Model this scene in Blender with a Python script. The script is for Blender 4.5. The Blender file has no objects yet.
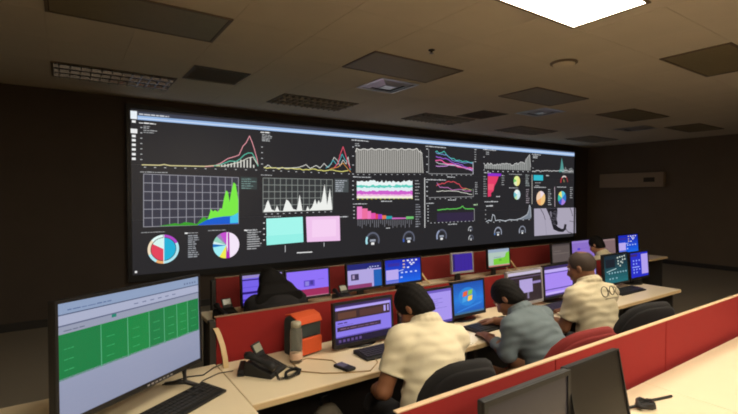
import bpy, bmesh, math, random
import numpy as np
from mathutils import Vector, Matrix, Euler

random.seed(7)
C = bpy.context.scene.collection
SC = bpy.context.scene
R = math.radians

# ---------------------------------------------------------------- camera
F_PX, CX, CY = 447.0, 369.0, 207.0
CAM = Vector((0.0, 0.0, 1.65))
YAW, PITCH = R(34.2), math.atan(11 / 447.0)
cam_d = bpy.data.cameras.new('camera')
cam_d.sensor_fit = 'HORIZONTAL'; cam_d.sensor_width = 36.0
cam_d.lens = F_PX / 738.0 * 36.0
cam_d.clip_start = 0.05
cam = bpy.data.objects.new('camera', cam_d); C.objects.link(cam)
cam.location = CAM
cam.rotation_euler = (R(90) - PITCH, 0, -YAW)
SC.camera = cam
CAM_M = Euler((R(90) - PITCH, 0, -YAW)).to_matrix()

# ---------------------------------------------------------------- world, exposure
w = bpy.data.worlds.new('world'); SC.world = w; w.use_nodes = True
w.node_tree.nodes['Background'].inputs[0].default_value = (0.30, 0.26, 0.20, 1)
w.node_tree.nodes['Background'].inputs[1].default_value = 0.0
SC.view_settings.view_transform = 'Standard'
SC.view_settings.look = 'None'
SC.view_settings.exposure = 0.0
SC.view_settings.gamma = 1.0
SC.view_settings.use_curve_mapping = False
SC.cycles.use_denoising = True
SC.cycles.max_bounces = 8
SC.cycles.filter_width = 1.9
LAMP = 22.0            # radiance of a lit ceiling panel

CEIL = 3.0
WALL_Y = 6.84         # front plane of the video wall
DESK = 0.75

def ray(px, py):
    return CAM_M @ Vector(((px - CX) / F_PX, -(py - CY) / F_PX, -1.0))
def on_wall(px, py, y=WALL_Y):
    d = ray(px, py); t = (y - CAM.y) / d.y
    p = CAM + d * t
    return (p.x, p.z)

# ---------------------------------------------------------------- materials
def lin(v):
    v = v / 255.0
    return v / 12.92 if v <= 0.04045 else ((v + 0.055) / 1.055) ** 2.4
def col(r, g, b):
    return (lin(r), lin(g), lin(b), 1.0)

def mat(name, c, rough=0.6, metal=0.0, noise=0.0, nscale=40.0, bump=0.0, bscale=200.0, emit=None, estr=0.0, spec=0.5, sheen=0.0):
    m = bpy.data.materials.new(name); m.use_nodes = True
    nt = m.node_tree; b = nt.nodes['Principled BSDF']
    b.inputs['Base Color'].default_value = c
    b.inputs['Roughness'].default_value = rough
    b.inputs['Metallic'].default_value = metal
    b.inputs['Specular IOR Level'].default_value = spec
    if sheen: b.inputs['Sheen Weight'].default_value = sheen
    if noise or bump:
        tc = nt.nodes.new('ShaderNodeTexCoord')
    if noise:
        n = nt.nodes.new('ShaderNodeTexNoise'); n.inputs['Scale'].default_value = nscale
        n.inputs['Detail'].default_value = 6
        nt.links.new(tc.outputs['Object'], n.inputs['Vector'])
        mx = nt.nodes.new('ShaderNodeMix'); mx.data_type = 'RGBA'
        mx.inputs[6].default_value = tuple(v * (1 - noise) for v in c[:3]) + (1,)
        mx.inputs[7].default_value = tuple(min(1, v * (1 + noise)) for v in c[:3]) + (1,)
        nt.links.new(n.outputs['Fac'], mx.inputs[0])
        nt.links.new(mx.outputs[2], b.inputs['Base Color'])
    if bump:
        n2 = nt.nodes.new('ShaderNodeTexNoise'); n2.inputs['Scale'].default_value = bscale
        n2.inputs['Detail'].default_value = 3
        nt.links.new(tc.outputs['Object'], n2.inputs['Vector'])
        bp = nt.nodes.new('ShaderNodeBump'); bp.inputs['Strength'].default_value = bump
        bp.inputs['Distance'].default_value = 0.003
        nt.links.new(n2.outputs['Fac'], bp.inputs['Height'])
        nt.links.new(bp.outputs['Normal'], b.inputs['Normal'])
    if emit:
        b.inputs['Emission Color'].default_value = emit
        b.inputs['Emission Strength'].default_value = estr
    return m

def screen_mat(name, strength, rough=0.25):
    m = bpy.data.materials.new(name); m.use_nodes = True
    nt = m.node_tree; b = nt.nodes['Principled BSDF']
    b.inputs['Base Color'].default_value = (0.008, 0.008, 0.009, 1)
    b.inputs['Roughness'].default_value = rough
    b.inputs['Specular IOR Level'].default_value = 0.25
    a = nt.nodes.new('ShaderNodeAttribute'); a.attribute_name = 'Col'
    nt.links.new(a.outputs['Color'], b.inputs['Emission Color'])
    b.inputs['Emission Strength'].default_value = strength
    return m

M = {}
M['ceil'] = mat('ceiling_board', col(222, 208, 182), 0.9, noise=0.06, nscale=3, bump=0.2, bscale=150)
M['grid'] = mat('ceiling_grid', col(222, 208, 182), 0.7)
M['wall_dark'] = mat('charcoal_wall', col(74, 64, 55), 0.85, noise=0.1, nscale=4)
M['wall_side'] = mat('dark_brown_wall', col(104, 90, 75), 0.85, noise=0.1, nscale=3)
M['wall_light'] = mat('cream_wall', col(206, 190, 164), 0.85, noise=0.05, nscale=3)
M['carpet'] = mat('carpet', col(138, 128, 112), 0.95, noise=0.25, nscale=120, bump=0.4, bscale=400)
M['bezel'] = mat('black_plastic', col(24, 23, 23), 0.45, noise=0.05)
M['bezel_grey'] = mat('grey_plastic', col(150, 146, 148), 0.45, noise=0.05)
M['panel'] = mat('display_glass', col(20, 20, 21), 0.35, emit=col(41, 40, 43), estr=1.0, spec=0.3)
M['off_screen'] = mat('dark_screen', col(50, 48, 56), 0.3, noise=0.03, spec=0.4)
M['off_screen_brown'] = mat('dark_screen_brown', col(32, 28, 24), 0.32, spec=0.4)
M['red_dim'] = mat('red_fabric_dimmed', col(118, 22, 19), 0.9, noise=0.08, nscale=300, bump=0.25, bscale=900)  # partition red darkened in the colour to stand in for weaker light farther back
M['red'] = mat('red_fabric', col(143, 23, 20), 0.9, noise=0.08, nscale=300, bump=0.25, bscale=900)
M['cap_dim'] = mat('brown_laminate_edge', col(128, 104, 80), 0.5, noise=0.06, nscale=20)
M['cap'] = mat('beige_laminate_edge', col(216, 186, 148), 0.5, noise=0.06, nscale=20)
M['desk'] = mat('cream_laminate', col(228, 211, 178), 0.42, noise=0.03, nscale=8)
M['desk_edge'] = mat('desk_edge_band', col(206, 178, 134), 0.5)
M['desk_dark'] = mat('dark_panel', col(40, 36, 32), 0.6, noise=0.05)
M['metal'] = mat('brushed_metal', col(150, 150, 152), 0.35, metal=1.0)
M['louver'] = mat('louver_metal', col(122, 122, 128), 0.2, metal=1.0)
M['louver_dull'] = mat('louver_paint', col(150, 140, 122), 0.5, metal=.2)
M['troffer_off'] = mat('prismatic_diffuser_off', col(140, 128, 96), 0.5, noise=0.12, nscale=14, bump=0.6, bscale=120)
M['troffer_frame'] = mat('troffer_frame', col(116, 100, 78), 0.6)
M['groove'] = mat('shadow_groove', col(60, 52, 40), 0.8)
M['lamp'] = mat('lit_diffuser', col(250, 245, 230), 0.5, emit=(1.0, 0.90, 0.73, 1), estr=LAMP)
M['vent'] = mat('vent_metal', col(214, 214, 218), 0.3, metal=0.7)
M['black'] = mat('matte_black', col(18, 17, 17), 0.6, noise=0.1)
M['black_soft'] = mat('black_fabric', col(26, 24, 24), 0.9, noise=0.2, nscale=200, bump=0.3, bscale=700)
M['red_seat'] = mat('dark_red_fabric', col(122, 34, 32), 0.9, noise=0.15, nscale=200, bump=0.3, bscale=700)
M['keys'] = mat('key_caps', col(44, 42, 40), 0.5)
M['beige'] = mat('beige_plastic', col(206, 178, 130), 0.5, noise=0.05)
M['cable'] = mat('tan_cable', col(170, 140, 96), 0.6)
M['orange'] = mat('orange_nylon', col(202, 78, 30), 0.8, noise=0.08, nscale=150, bump=0.2, bscale=600)
M['grey_nylon'] = mat('slate_nylon', col(50, 58, 56), 0.85, noise=0.1, nscale=150, bump=0.2, bscale=600)
M['grey_lcd'] = mat('grey_lcd', col(150, 150, 132), 0.3)
M['white'] = mat('white_plastic', col(226, 220, 206), 0.5)
M['paper'] = mat('paper', col(232, 224, 204), 0.8)
M['skin1'] = mat('skin_warm_brown', col(134, 86, 56), 0.55, noise=0.06, nscale=30)
M['skin2'] = mat('skin_brown', col(118, 76, 50), 0.55, noise=0.06, nscale=30)
M['skin3'] = mat('skin_light_brown', col(172, 124, 92), 0.55, noise=0.06, nscale=30)
M['hair'] = mat('black_hair', col(17, 14, 12), 0.75, noise=0.3, nscale=60, bump=0.5, bscale=260, spec=0.2)
M['hair_short'] = mat('cropped_hair', col(56, 42, 32), 0.75, noise=0.2, nscale=120, bump=0.3, bscale=400)
M['shirt_cream'] = mat('cream_cotton', col(220, 208, 176), 0.9, noise=0.04, nscale=40, bump=0.15, bscale=900, sheen=0.1)
M['shirt_grey'] = mat('grey_blue_cotton', col(100, 112, 116), 0.9, noise=0.05, nscale=40, bump=0.15, bscale=900)
M['shirt_beige'] = mat('beige_cotton', col(192, 180, 150), 0.9, noise=0.05, nscale=40, bump=0.15, bscale=900)
M['top_black'] = mat('black_knit', col(24, 22, 24), 0.95, noise=0.15, nscale=100)
M['trousers_dark'] = mat('dark_trousers', col(34, 33, 36), 0.9, noise=0.1, nscale=80)
M['trousers_khaki'] = mat('khaki_trousers', col(150, 132, 98), 0.9, noise=0.1, nscale=80)
M['shoe'] = mat('dark_shoe', col(28, 24, 22), 0.5)
M['eye_white'] = mat('eye_white', col(225, 220, 212), 0.3)
M['print'] = mat('shirt_print_ink', col(104, 96, 82), 0.8)
M['bag'] = mat('grey_bag', col(98, 90, 76), 0.9, noise=0.15, nscale=60, bump=0.3, bscale=300)
M['screen'] = screen_mat('monitor_image', 1.0)
M['wall_image'] = screen_mat('video_wall_image', 1.0, 0.35)
M['clear_cap'] = mat('frosted_cap', col(178, 172, 150), .35)
gl = bpy.data.materials.new('clear_plastic'); gl.use_nodes = True
gb = gl.node_tree.nodes['Principled BSDF']
gb.inputs['Base Color'].default_value = (0.88, 0.87, 0.76, 1); gb.inputs['Roughness'].default_value = 0.08
gb.inputs['Transmission Weight'].default_value = 0.9; gb.inputs['IOR'].default_value = 1.2
M['clear'] = gl

# ---------------------------------------------------------------- mesh helpers
class MB:
    def __init__(self): self.v = []; self.f = []; self.mi = []
    def add(self, v, f, mi=0):
        n = len(self.v); self.v += [tuple(p) for p in v]
        self.f += [tuple(i + n for i in q) for q in f]; self.mi += [mi] * len(f); return self
    def box(self, x0, y0, z0, x1, y1, z1, mi=0, m=None):
        v = [Vector((x, y, z)) for z in (z0, z1) for y in (y0, y1) for x in (x0, x1)]
        if m is not None: v = [m @ p for p in v]
        return self.add(v, [(0, 2, 3, 1), (4, 5, 7, 6), (0, 1, 5, 4), (2, 6, 7, 3), (0, 4, 6, 2), (1, 3, 7, 5)], mi)
    def prism(self, poly, axis, a, b, mi=0):
        """poly of 2-D points extruded along axis 'x','y' or 'z' from a to b"""
        def p3(p, t):
            return {'x': (t, p[0], p[1]), 'y': (p[0], t, p[1]), 'z': (p[0], p[1], t)}[axis]
        n = len(poly)
        v = [p3(p, a) for p in poly] + [p3(p, b) for p in poly]
        f = [tuple(range(n)), tuple(range(2 * n - 1, n - 1, -1))] + [(i, i + n, (i + 1) % n + n, (i + 1) % n) for i in range(n)]
        return self.add(v, f, mi)
    def tube(self, pts, r, seg=8, mi=0, closed=False):
        pts = [Vector(p) for p in pts]; n = len(pts); vs = []; fs = []
        rr = r if isinstance(r, (list, tuple)) else [r] * n
        up = Vector((0.123, 0.31, 0.94)).normalized()
        for i, p in enumerate(pts):
            if closed: t = pts[(i + 1) % n] - pts[i - 1]
            else: t = pts[min(i + 1, n - 1)] - pts[max(i - 1, 0)]
            t.normalize(); a = t.cross(up)
            if a.length < 1e-3: a = t.cross(Vector((1, 0, 0)))
            a.normalize(); b = t.cross(a)
            for k in range(seg):
                th = 2 * math.pi * k / seg
                vs.append(p + (a * math.cos(th) + b * math.sin(th)) * rr[i])
        m = n if closed else n - 1
        for i in range(m):
            for k in range(seg):
                j = (i + 1) % n
                fs.append((i * seg + k, i * seg + (k + 1) % seg, j * seg + (k + 1) % seg, j * seg + k))
        if not closed:
            fs.append(tuple(range(seg - 1, -1, -1))); fs.append(tuple((n - 1) * seg + k for k in range(seg)))
        return self.add(vs, fs, mi)
    def lathe(self, prof, seg=20, c=(0, 0, 0), mi=0, sx=1.0, sy=1.0):
        vs = []; fs = []; n = len(prof)
        for (r, z) in prof:
            for k in range(seg):
                th = 2 * math.pi * k / seg
                vs.append((c[0] + r * sx * math.cos(th), c[1] + r * sy * math.sin(th), c[2] + z))
        for i in range(n - 1):
            for k in range(seg):
                fs.append((i * seg + k, i * seg + (k + 1) % seg, (i + 1) * seg + (k + 1) % seg, (i + 1) * seg + k))
        fs.append(tuple(range(seg - 1, -1, -1))); fs.append(tuple((n - 1) * seg + k for k in range(seg)))
        return self.add(vs, fs, mi)
    def pad(self, w, h, t, curve=0.0, n=28, rings=6, power=3.2, m=None, taper=0.0, sag=0.0):
        """a cushion with a rounded outline in the XZ plane, thickness along Y, bent round Z by curve"""
        vs = []; fs = []
        def outline(th, s):
            ct, st = math.cos(th), math.sin(th)
            k = (abs(ct) ** power + abs(st) ** power) ** (-1 / power)
            return ct * k * s, st * k * s
        fr = [0, .35, .65, .85, .95, 1.0]
        for side in (-1, 1):
            for s in fr[1:] if side < 0 else fr[1:-1]:
                th_ = t / 2 * math.sqrt(max(0, 1 - s ** 4)) if s < 1 else 0
                for k in range(n):
                    u, q = outline(2 * math.pi * k / n, s)
                    x = u * w / 2 * (1 + taper * q); z = q * h / 2
                    y = side * th_ + curve * x * x / (w * w / 4) + sag * q * q
                    vs.append(Vector((x, y, z)))
        a, b = 0, 5 * n
        for i in range(4):
            for k in range(n):
                fs.append((a + i * n + k, a + (i + 1) * n + k, a + (i + 1) * n + (k + 1) % n, a + i * n + (k + 1) % n))
        for i in range(3):
            for k in range(n):
                fs.append((b + i * n + k, b + i * n + (k + 1) % n, b + (i + 1) * n + (k + 1) % n, b + (i + 1) * n + k))
        for k in range(n):
            fs.append((b + 3 * n + k, b + 3 * n + (k + 1) % n, a + 4 * n + (k + 1) % n, a + 4 * n + k))
        vs.append(Vector((0, -t / 2, 0))); vs.append(Vector((0, t / 2, 0))); c0 = len(vs) - 2
        for k in range(n):
            fs.append((c0, a + k, a + (k + 1) % n)); fs.append((c0 + 1, b + (k + 1) % n, b + k))
        if m is not None: vs = [m @ p for p in vs]
        return self.add(vs, fs)
    def mesh(self, name, mats, smooth=False):
        me = bpy.data.meshes.new(name); me.from_pydata(self.v, [], self.f); me.update()
        for m_ in (mats if isinstance(mats, (list, tuple)) else [mats]):
            me.materials.append(M[m_] if isinstance(m_, str) else m_)
        if any(self.mi): me.polygons.foreach_set('material_index', self.mi)
        if smooth: me.polygons.foreach_set('use_smooth', [True] * len(me.polygons))
        return me
    def build(self, name, mats, parent=None, smooth=False, bev=0.0, seg=2, loc=None, kind=None, label=None):
        o = bpy.data.objects.new(name, self.mesh(name, mats, smooth)); C.objects.link(o)
        if parent is not None: o.parent = parent
        if loc is not None: o.location = loc
        if bev:
            md = o.modifiers.new('bevel', 'BEVEL'); md.width = bev; md.segments = seg; md.limit_method = 'ANGLE'
        if kind: o['kind'] = kind
        if label: o['label'] = label
        return o

def tag(o, label, cat, group=None):
    o['label'] = label; o['category'] = cat
    if group: o['group'] = group
    return o
def thing(name, label, cat, loc=(0, 0, 0), rz=0.0, group=None):
    o = bpy.data.objects.new(name, None); o.empty_display_size = 0.1; C.objects.link(o)
    o.location = loc; o.rotation_euler = (0, 0, rz)
    return tag(o, label, cat, group)
def struct(o):
    o['kind'] = 'structure'; return o
def copy_tree(o, parent=None):
    c = o.copy(); C.objects.link(c)
    if parent is not None: c.parent = parent
    for ch in list(o.children): copy_tree(ch, c)
    return c

class Canvas:
    """flat coloured shapes on a screen face (x to the side, z up), in thin layers towards -Y"""
    def __init__(self): self.v = []; self.f = []; self.c = []
    def poly(self, pts, c, layer=1):
        n = len(self.v); y = -0.0004 * layer
        self.v += [(p[0], y, p[1]) for p in pts]; self.f.append(tuple(range(n, n + len(pts)))); self.c.append(c)
    def rect(self, x0, z0, x1, z1, c, layer=1):
        self.poly([(x0, z0), (x1, z0), (x1, z1), (x0, z1)], c, layer)
    def line(self, pts, wd, c, layer=2):
        for a, b in zip(pts[:-1], pts[1:]):
            dx, dz = b[0] - a[0], b[1] - a[1]; L = math.hypot(dx, dz) or 1e-6
            ex, ez = dx / L * wd * .25, dz / L * wd * .25
            nx, nz = -dz / L * wd / 2, dx / L * wd / 2
            self.poly([(a[0] - ex - nx, a[1] - ez - nz), (b[0] + ex - nx, b[1] + ez - nz), (b[0] + ex + nx, b[1] + ez + nz), (a[0] - ex + nx, a[1] - ez + nz)], c, layer)
    def arc(self, cx, cz, r0, r1, a0, a1, c, layer=2, n=None):
        n = n or max(3, int(abs(a1 - a0) / 12)); P = []
        for i in range(n):
            t0, t1 = R(a0 + (a1 - a0) * i / n), R(a0 + (a1 - a0) * (i + 1) / n)
            q = [(cx + r1 * math.cos(t0), cz + r1 * math.sin(t0)), (cx + r1 * math.cos(t1), cz + r1 * math.sin(t1))]
            if r0 <= 0: self.poly([(cx, cz)] + q, c, layer)
            else: self.poly([(cx + r0 * math.cos(t0), cz + r0 * math.sin(t0))] + q + [(cx + r0 * math.cos(t1), cz + r0 * math.sin(t1))], c, layer)
    def area(self, top, base, c, layer=2):
        for a, b, p, q in zip(top[:-1], top[1:], base[:-1], base[1:]):
            self.poly([p, q, b, a], c, layer)
    def text(self, x0, x1, z, h, c, layer=2, rnd=random):
        """a run of tiny unreadable words"""
        x = x0
        while x < x1:
            L = min(rnd.uniform(1.2, 4.0) * h, x1 - x)
            self.rect(x, z, x + L, z + h * rnd.uniform(.6, 1.0), c, layer); x += L + h * .5
    def build(self, name, m, parent, loc=(0, 0, 0)):
        me = bpy.data.meshes.new(name); me.from_pydata(self.v, [], self.f); me.update()
        ca = me.color_attributes.new('Col', 'FLOAT_COLOR', 'CORNER')
        buf = []
        for q, c in zip(self.f, self.c): buf += list(c) * len(q)
        ca.data.foreach_set('color', buf)
        me.materials.append(M[m])
        o = bpy.data.objects.new(name, me); C.objects.link(o); o.parent = parent; o.location = loc
        return o

# ================================================================ SETTING
X0, X1, Y0, Y1 = -1.5, 12.1, -3.0, 6.92
struct(MB().box(X0, Y0, -0.1, X1, Y1, 0).build('floor', 'carpet'))
struct(MB().box(X0, Y1, 0, X1, Y1 + .12, 3.1).build('wall_back', 'wall_dark'))
struct(MB().box(X1, Y0, 0, X1 + .12, Y1, 3.1).build('wall_right', 'wall_side'))
struct(MB().box(X0 - .12, Y0, 0, X0, Y1, 3.1).build('wall_left', 'wall_side'))
struct(MB().box(X0, Y0 - .12, 0, X1, Y0, 3.1).build('wall_front', 'wall_light'))
ceiling = struct(MB().box(X0, Y0, CEIL + .003, X1, Y1, 3.12).build('ceiling', 'grid'))
struct(MB().box(X0, Y1 - .02, 0, X1, Y1 - .001, .1).build('baseboard_back', 'desk_dark'))
struct(MB().box(X1 - .015, Y0, 0, X1 - .001, Y1 - .03, .1).build('baseboard_right', 'desk_dark'))

XL = [-1.5, -1.31, -.71, -.11, .49, 1.09, 1.745, 2.40, 2.99, 3.57, 4.21, 4.85, 5.43, 6.02, 6.65, 7.28, 7.9, 8.5, 9.13, 9.75, 10.35, 10.95, 11.5, 12.1]
YL = [-3.0, -2.79, -2.18, -1.57, -.95, -.33, .28, .88, 1.48, 2.07, 2.75, 3.43, 4.05, 4.75, 5.50, 6.16, 6.6, 6.92]
COLS = [(-.11, 1.09), (2.40, 3.57), (4.85, 6.02), (7.28, 8.5), (9.75, 10.95)]
fix = []                                   # openings for fixtures: x0,y0,x1,y1
for cx0, cx1 in COLS:
    fix += [(cx0, 1.48, cx1, 2.07), (cx0, 3.43, cx1, 4.05), (cx0, 5.50, cx1, 6.16), (cx0, -.33, cx1, .28), (cx0, -2.18, cx1, -1.57)]
far_tiles = MB()
def in_view(x, y):
    p = CAM_M.transposed() @ (Vector((x, y, CEIL)) - CAM)
    if p.z > -0.3: return False
    px, py = CX - p.x / p.z * F_PX, CY + p.y / p.z * F_PX
    return -25 < px < 763 and -25 < py
tile_me = {}
for i in range(len(XL) - 1):
    for j in range(len(YL) - 1):
        x0, x1, y0, y1 = XL[i], XL[i + 1], YL[j], YL[j + 1]
        cxm, cym = (x0 + x1) / 2, (y0 + y1) / 2
        if any(a < cxm < c and b < cym < d for a, b, c, d in fix): continue
        W_, D_ = x1 - x0, y1 - y0; g = .001; ch = .0016
        def tile(mb, ox, oy):
            v = [(ox + g, oy + g, CEIL + .003), (ox + W_ - g, oy + g, CEIL + .003), (ox + W_ - g, oy + D_ - g, CEIL + .003), (ox + g, oy + D_ - g, CEIL + .003),
                 (ox + g, oy + g, CEIL + .0015), (ox + W_ - g, oy + g, CEIL + .0015), (ox + W_ - g, oy + D_ - g, CEIL + .0015), (ox + g, oy + D_ - g, CEIL + .0015),
                 (ox + g + ch, oy + g + ch, CEIL), (ox + W_ - g - ch, oy + g + ch, CEIL), (ox + W_ - g - ch, oy + D_ - g - ch, CEIL), (ox + g + ch, oy + D_ - g - ch, CEIL)]
            f = [(8, 11, 10, 9)]
            for k in range(4):
                l = (k + 1) % 4
                f += [(k, 4 + k, 4 + l, l), (4 + k, 8 + k, 8 + l, 4 + l)]
            mb.add(v, f)
        if in_view(cxm, cym) or in_view(x1, y1):
            key = (round(W_, 3), round(D_, 3))
            if key not in tile_me:
                mb = MB(); tile(mb, 0, 0); tile_me[key] = mb.mesh('ceiling_tile', 'ceil')
            o = bpy.data.objects.new('ceiling_tile', tile_me[key]); C.objects.link(o); o.parent = ceiling; o.location = (x0, y0, 0)
        else:
            tile(far_tiles, x0, y0)
far_tiles.build('ceiling_tile_field', 'ceil', ceiling, kind='stuff')

# ---------------------------------------------------------------- ceiling fixtures
def troffer(x0, y0, x1, y1, kind, label, group=None):
    t = thing('ceiling_light', label, 'ceiling light', ((x0 + x1) / 2, (y0 + y1) / 2, CEIL), 0, group)
    w2, d2 = (x1 - x0) / 2 - .006, (y1 - y0) / 2 - .006; b = .022
    fr = MB()
    for (a0, b0, a1, b1) in ((-w2, -d2, w2, -d2 + b), (-w2, d2 - b, w2, d2), (-w2, -d2 + b, -w2 + b, d2 - b), (w2 - b, -d2 + b, w2, d2 - b)):
        fr.box(a0, b0, -.008, a1, b1, .0025)
    fr.build('frame', 'troffer_frame', t)
    wi, di = w2 - b, d2 - b
    if kind == 'lit':
        MB().box(-wi, -di, -.003, wi, di, .0025).build('diffuser', 'lamp', t, label='glowing white diffuser')
    elif kind == 'off':
        mb = MB(); mb.box(-wi + .006, -di + .006, -.006, wi - .006, di - .006, .0025)
        mb.build('diffuser', 'troffer_off', t)
        g = MB()
        for (a0, b0, a1, b1) in ((-wi, -di, wi, -di + .006), (-wi, di - .006, wi, di), (-wi, -di + .006, -wi + .006, di - .006), (wi - .006, -di + .006, wi, di - .006)):
            g.box(a0, b0, -.001, a1, b1, .0025)
        g.build('shadow_gap', 'groove', t)
    else:
        lm = 'louver_dull' if kind == 'louver' else 'louver'
        MB().box(-wi, -di, .0005, wi, di, .0025).build('reflector', lm, t)
        for k in range(3):                                  # lengthwise blades
            y = -di + (k + .5) * 2 * di / 3
            MB().prism([(y - .014, .002), (y + .014, .002), (y + .004, -.030), (y - .004, -.030)], 'x', -wi, wi).build('long_blade', lm, t)
        for k in range(12):
            x = -wi + (k + .5) * 2 * wi / 12
            MB().prism([(x - .010, .001), (x + .010, .001), (x + .003, -.026), (x - .003, -.026)], 'y', -di, di).build('cross_blade', lm, t)
    return t
def tile_w(c): return COLS[c]
troffer(*[2.20, 1.49, 3.395, 2.085], 'lit', 'bright glowing rectangular ceiling light, the only lit one in view')
troffer(COLS[0][0], 1.48, COLS[0][1], 2.07, 'off', 'unlit ceiling panel above the desk with the wide green-bars television')
troffer(COLS[2][0], 1.48, COLS[2][1], 2.07, 'off', 'unlit ceiling panel next in line after the glowing light, farther along the room')
troffer(COLS[0][0], 3.43, COLS[0][1], 4.05, 'off', 'large unlit olive ceiling panel nearest the dark wall corner, largest in view')
troffer(COLS[1][0], 3.43, COLS[1][1], 4.05, 'off', 'unlit olive ceiling panel in the middle, just before the square metal air diffuser')
troffer(COLS[2][0], 3.43, COLS[2][1], 4.05, 'off', 'unlit olive ceiling panel behind the round ceiling dome, seen as a flat diamond')
troffer(COLS[3][0], 3.43, COLS[3][1], 4.05, 'off', 'unlit olive ceiling panel fourth along the middle row of panels')
troffer(COLS[4][0], 3.43, COLS[4][1], 4.05, 'off', 'unlit olive ceiling panel at the far end of the middle row')
for k, lb in enumerate(['louvered ceiling light mirroring bright bluish screen reflections, above the start of the video wall',
                        'long louvered ceiling light second along the row next to the video wall',
                        'faint louvered ceiling light third along the row next to the video wall',
                        'faint louvered ceiling light fourth along the row next to the video wall',
                        'louvered ceiling light at the far end of the row next to the video wall']):
    troffer(COLS[k][0], 5.50, COLS[k][1], 6.16, 'louver' if k else 'mirror', lb)
for k, lb in enumerate(['glowing ceiling light right above the photographer', 'glowing ceiling light behind the seated men, second of its row',
                        'unlit ceiling panel behind the seated men, third of its row', 'unlit ceiling panel behind the seated men, fourth of its row', 'unlit ceiling panel behind the seated men, last of its row']):
    troffer(COLS[k][0], -.33, COLS[k][1], .28, 'lit' if k < 2 else 'off', lb)
for k in (3, 4): troffer(COLS[k][0], 1.48, COLS[k][1], 2.07, 'off', ['unlit ceiling panel over the far end of the first desk row', 'unlit ceiling panel by the far side wall over the first desk row'][k - 3])
for k, lb in enumerate(['near the dark side wall', 'second along', 'third along', 'fourth along', 'by the far side wall']):
    troffer(COLS[k][0], -2.18, COLS[k][1], -1.57, 'lit' if k < 3 else 'off', ('glowing' if k < 3 else 'unlit') + ' ceiling light of the last row behind the photographer, ' + lb)

def square_vent(cx, cy, s, label, kind):
    t = thing('ceiling_vent', label, 'vent', (cx, cy, CEIL))
    h = s / 2
    def ring(name, a, b, z0, z1, mt):
        mb = MB()
        va = [(-a, -a, z0), (a, -a, z0), (a, a, z0), (-a, a, z0)]; vb = [(-b, -b, z1), (b, -b, z1), (b, b, z1), (-b, b, z1)]
        vt = [(p[0], p[1], p[2] + .004) for p in va]; vu = [(p[0], p[1], p[2] + .004) for p in vb]
        f = []
        for k in range(4):
            l = (k + 1) % 4
            f += [(k, l, 4 + l, 4 + k), (8 + k, 12 + k, 12 + l, 8 + l), (k, 8 + k, 8 + l, l), (4 + k, 4 + l, 12 + l, 12 + k)]
        mb.add(va + vb + vt + vu, f); mb.build(name, mt, t)
    if kind == 'metal':
        ring('frame', h, h - .04, -.010, -.014, 'vent')
        ring('vane', h - .055, h - .12, -.006, -.022, 'vent')
        ring('vane', h - .13, h - .19, -.006, -.024, 'vent')
        MB().box(-h + .2, -h + .2, -.026, h - .2, h - .2, -.002).build('core', 'vent', t)
        MB().box(-h + .03, -h + .03, -.002, h - .03, h - .03, -.0005).build('duct', 'groove', t)
    else:
        ring('frame', h, h - .03, -.006, -.010, 'troffer_frame')
        MB().box(-h + .03, -h + .03, -.002, h - .03, h - .03, -.0005).build('backing', 'troffer_frame', t)
        for k in range(10):
            y = -h + .03 + (k + .5) * (2 * h - .06) / 10
            MB().prism([(y - .02, -.009), (y + .012, -.003), (y + .014, -.004), (y - .018, -.010)], 'x', -h + .03, h - .03).build('slat', 'troffer_off', t)
square_vent(1.42, 5.14, .6, 'brown slatted square return grille near the dark wall corner', 'slat')
square_vent(3.28, 4.42, .56, 'pale square metal air diffuser behind the middle ceiling panel', 'metal')
square_vent(5.75, 5.12, .6, 'brown slatted square return grille above the middle of the video wall', 'slat')
square_vent(6.33, 4.42, .56, 'smaller looking pale square air diffuser beyond the diamond-shaped panel', 'metal')
square_vent(9.44, 4.42, .58, 'dim square air diffuser by the far end of the ceiling', 'metal')
d = thing('ceiling_dome', 'shallow round dome fitted in the ceiling beyond the glowing light', 'dome', (4.19, 2.66, CEIL))
MB().lathe([(.13, 0), (.13, -.012), (.118, -.018)], 32).build('rim', 'troffer_frame', d, True)
MB().lathe([(.112, -.010), (.10, -.03), (.07, -.045), (.03, -.052), (.004, -.053)], 32).build('dome_cover', 'ceil', d, True)
d = thing('sprinkler', 'tiny sprinkler head poking from the ceiling before the middle panel', 'sprinkler', (2.82, 3.12, CEIL))
MB().lathe([(.03, 0), (.03, -.006), (.012, -.012), (.008, -.03)], 16).build('flange', 'groove', d, True)
MB().lathe([(.02, -.03), (.021, -.034), (.004, -.036)], 12).build('deflector', 'metal', d, True)

p = thing('wall_panel', 'dim beige box panel mounted high on the dark side wall', 'panel', (X1, 5.7, 2.05))
MB().box(-.12, -.75, -.18, -.001, .82, .19).build('body', mat('dim_beige_panel', col(150, 130, 106), .7), p, bev=.01)
MB().box(-.13, -.55, -.05, -.12, -.3, .06).build('vent_plate', 'groove', p)

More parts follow.
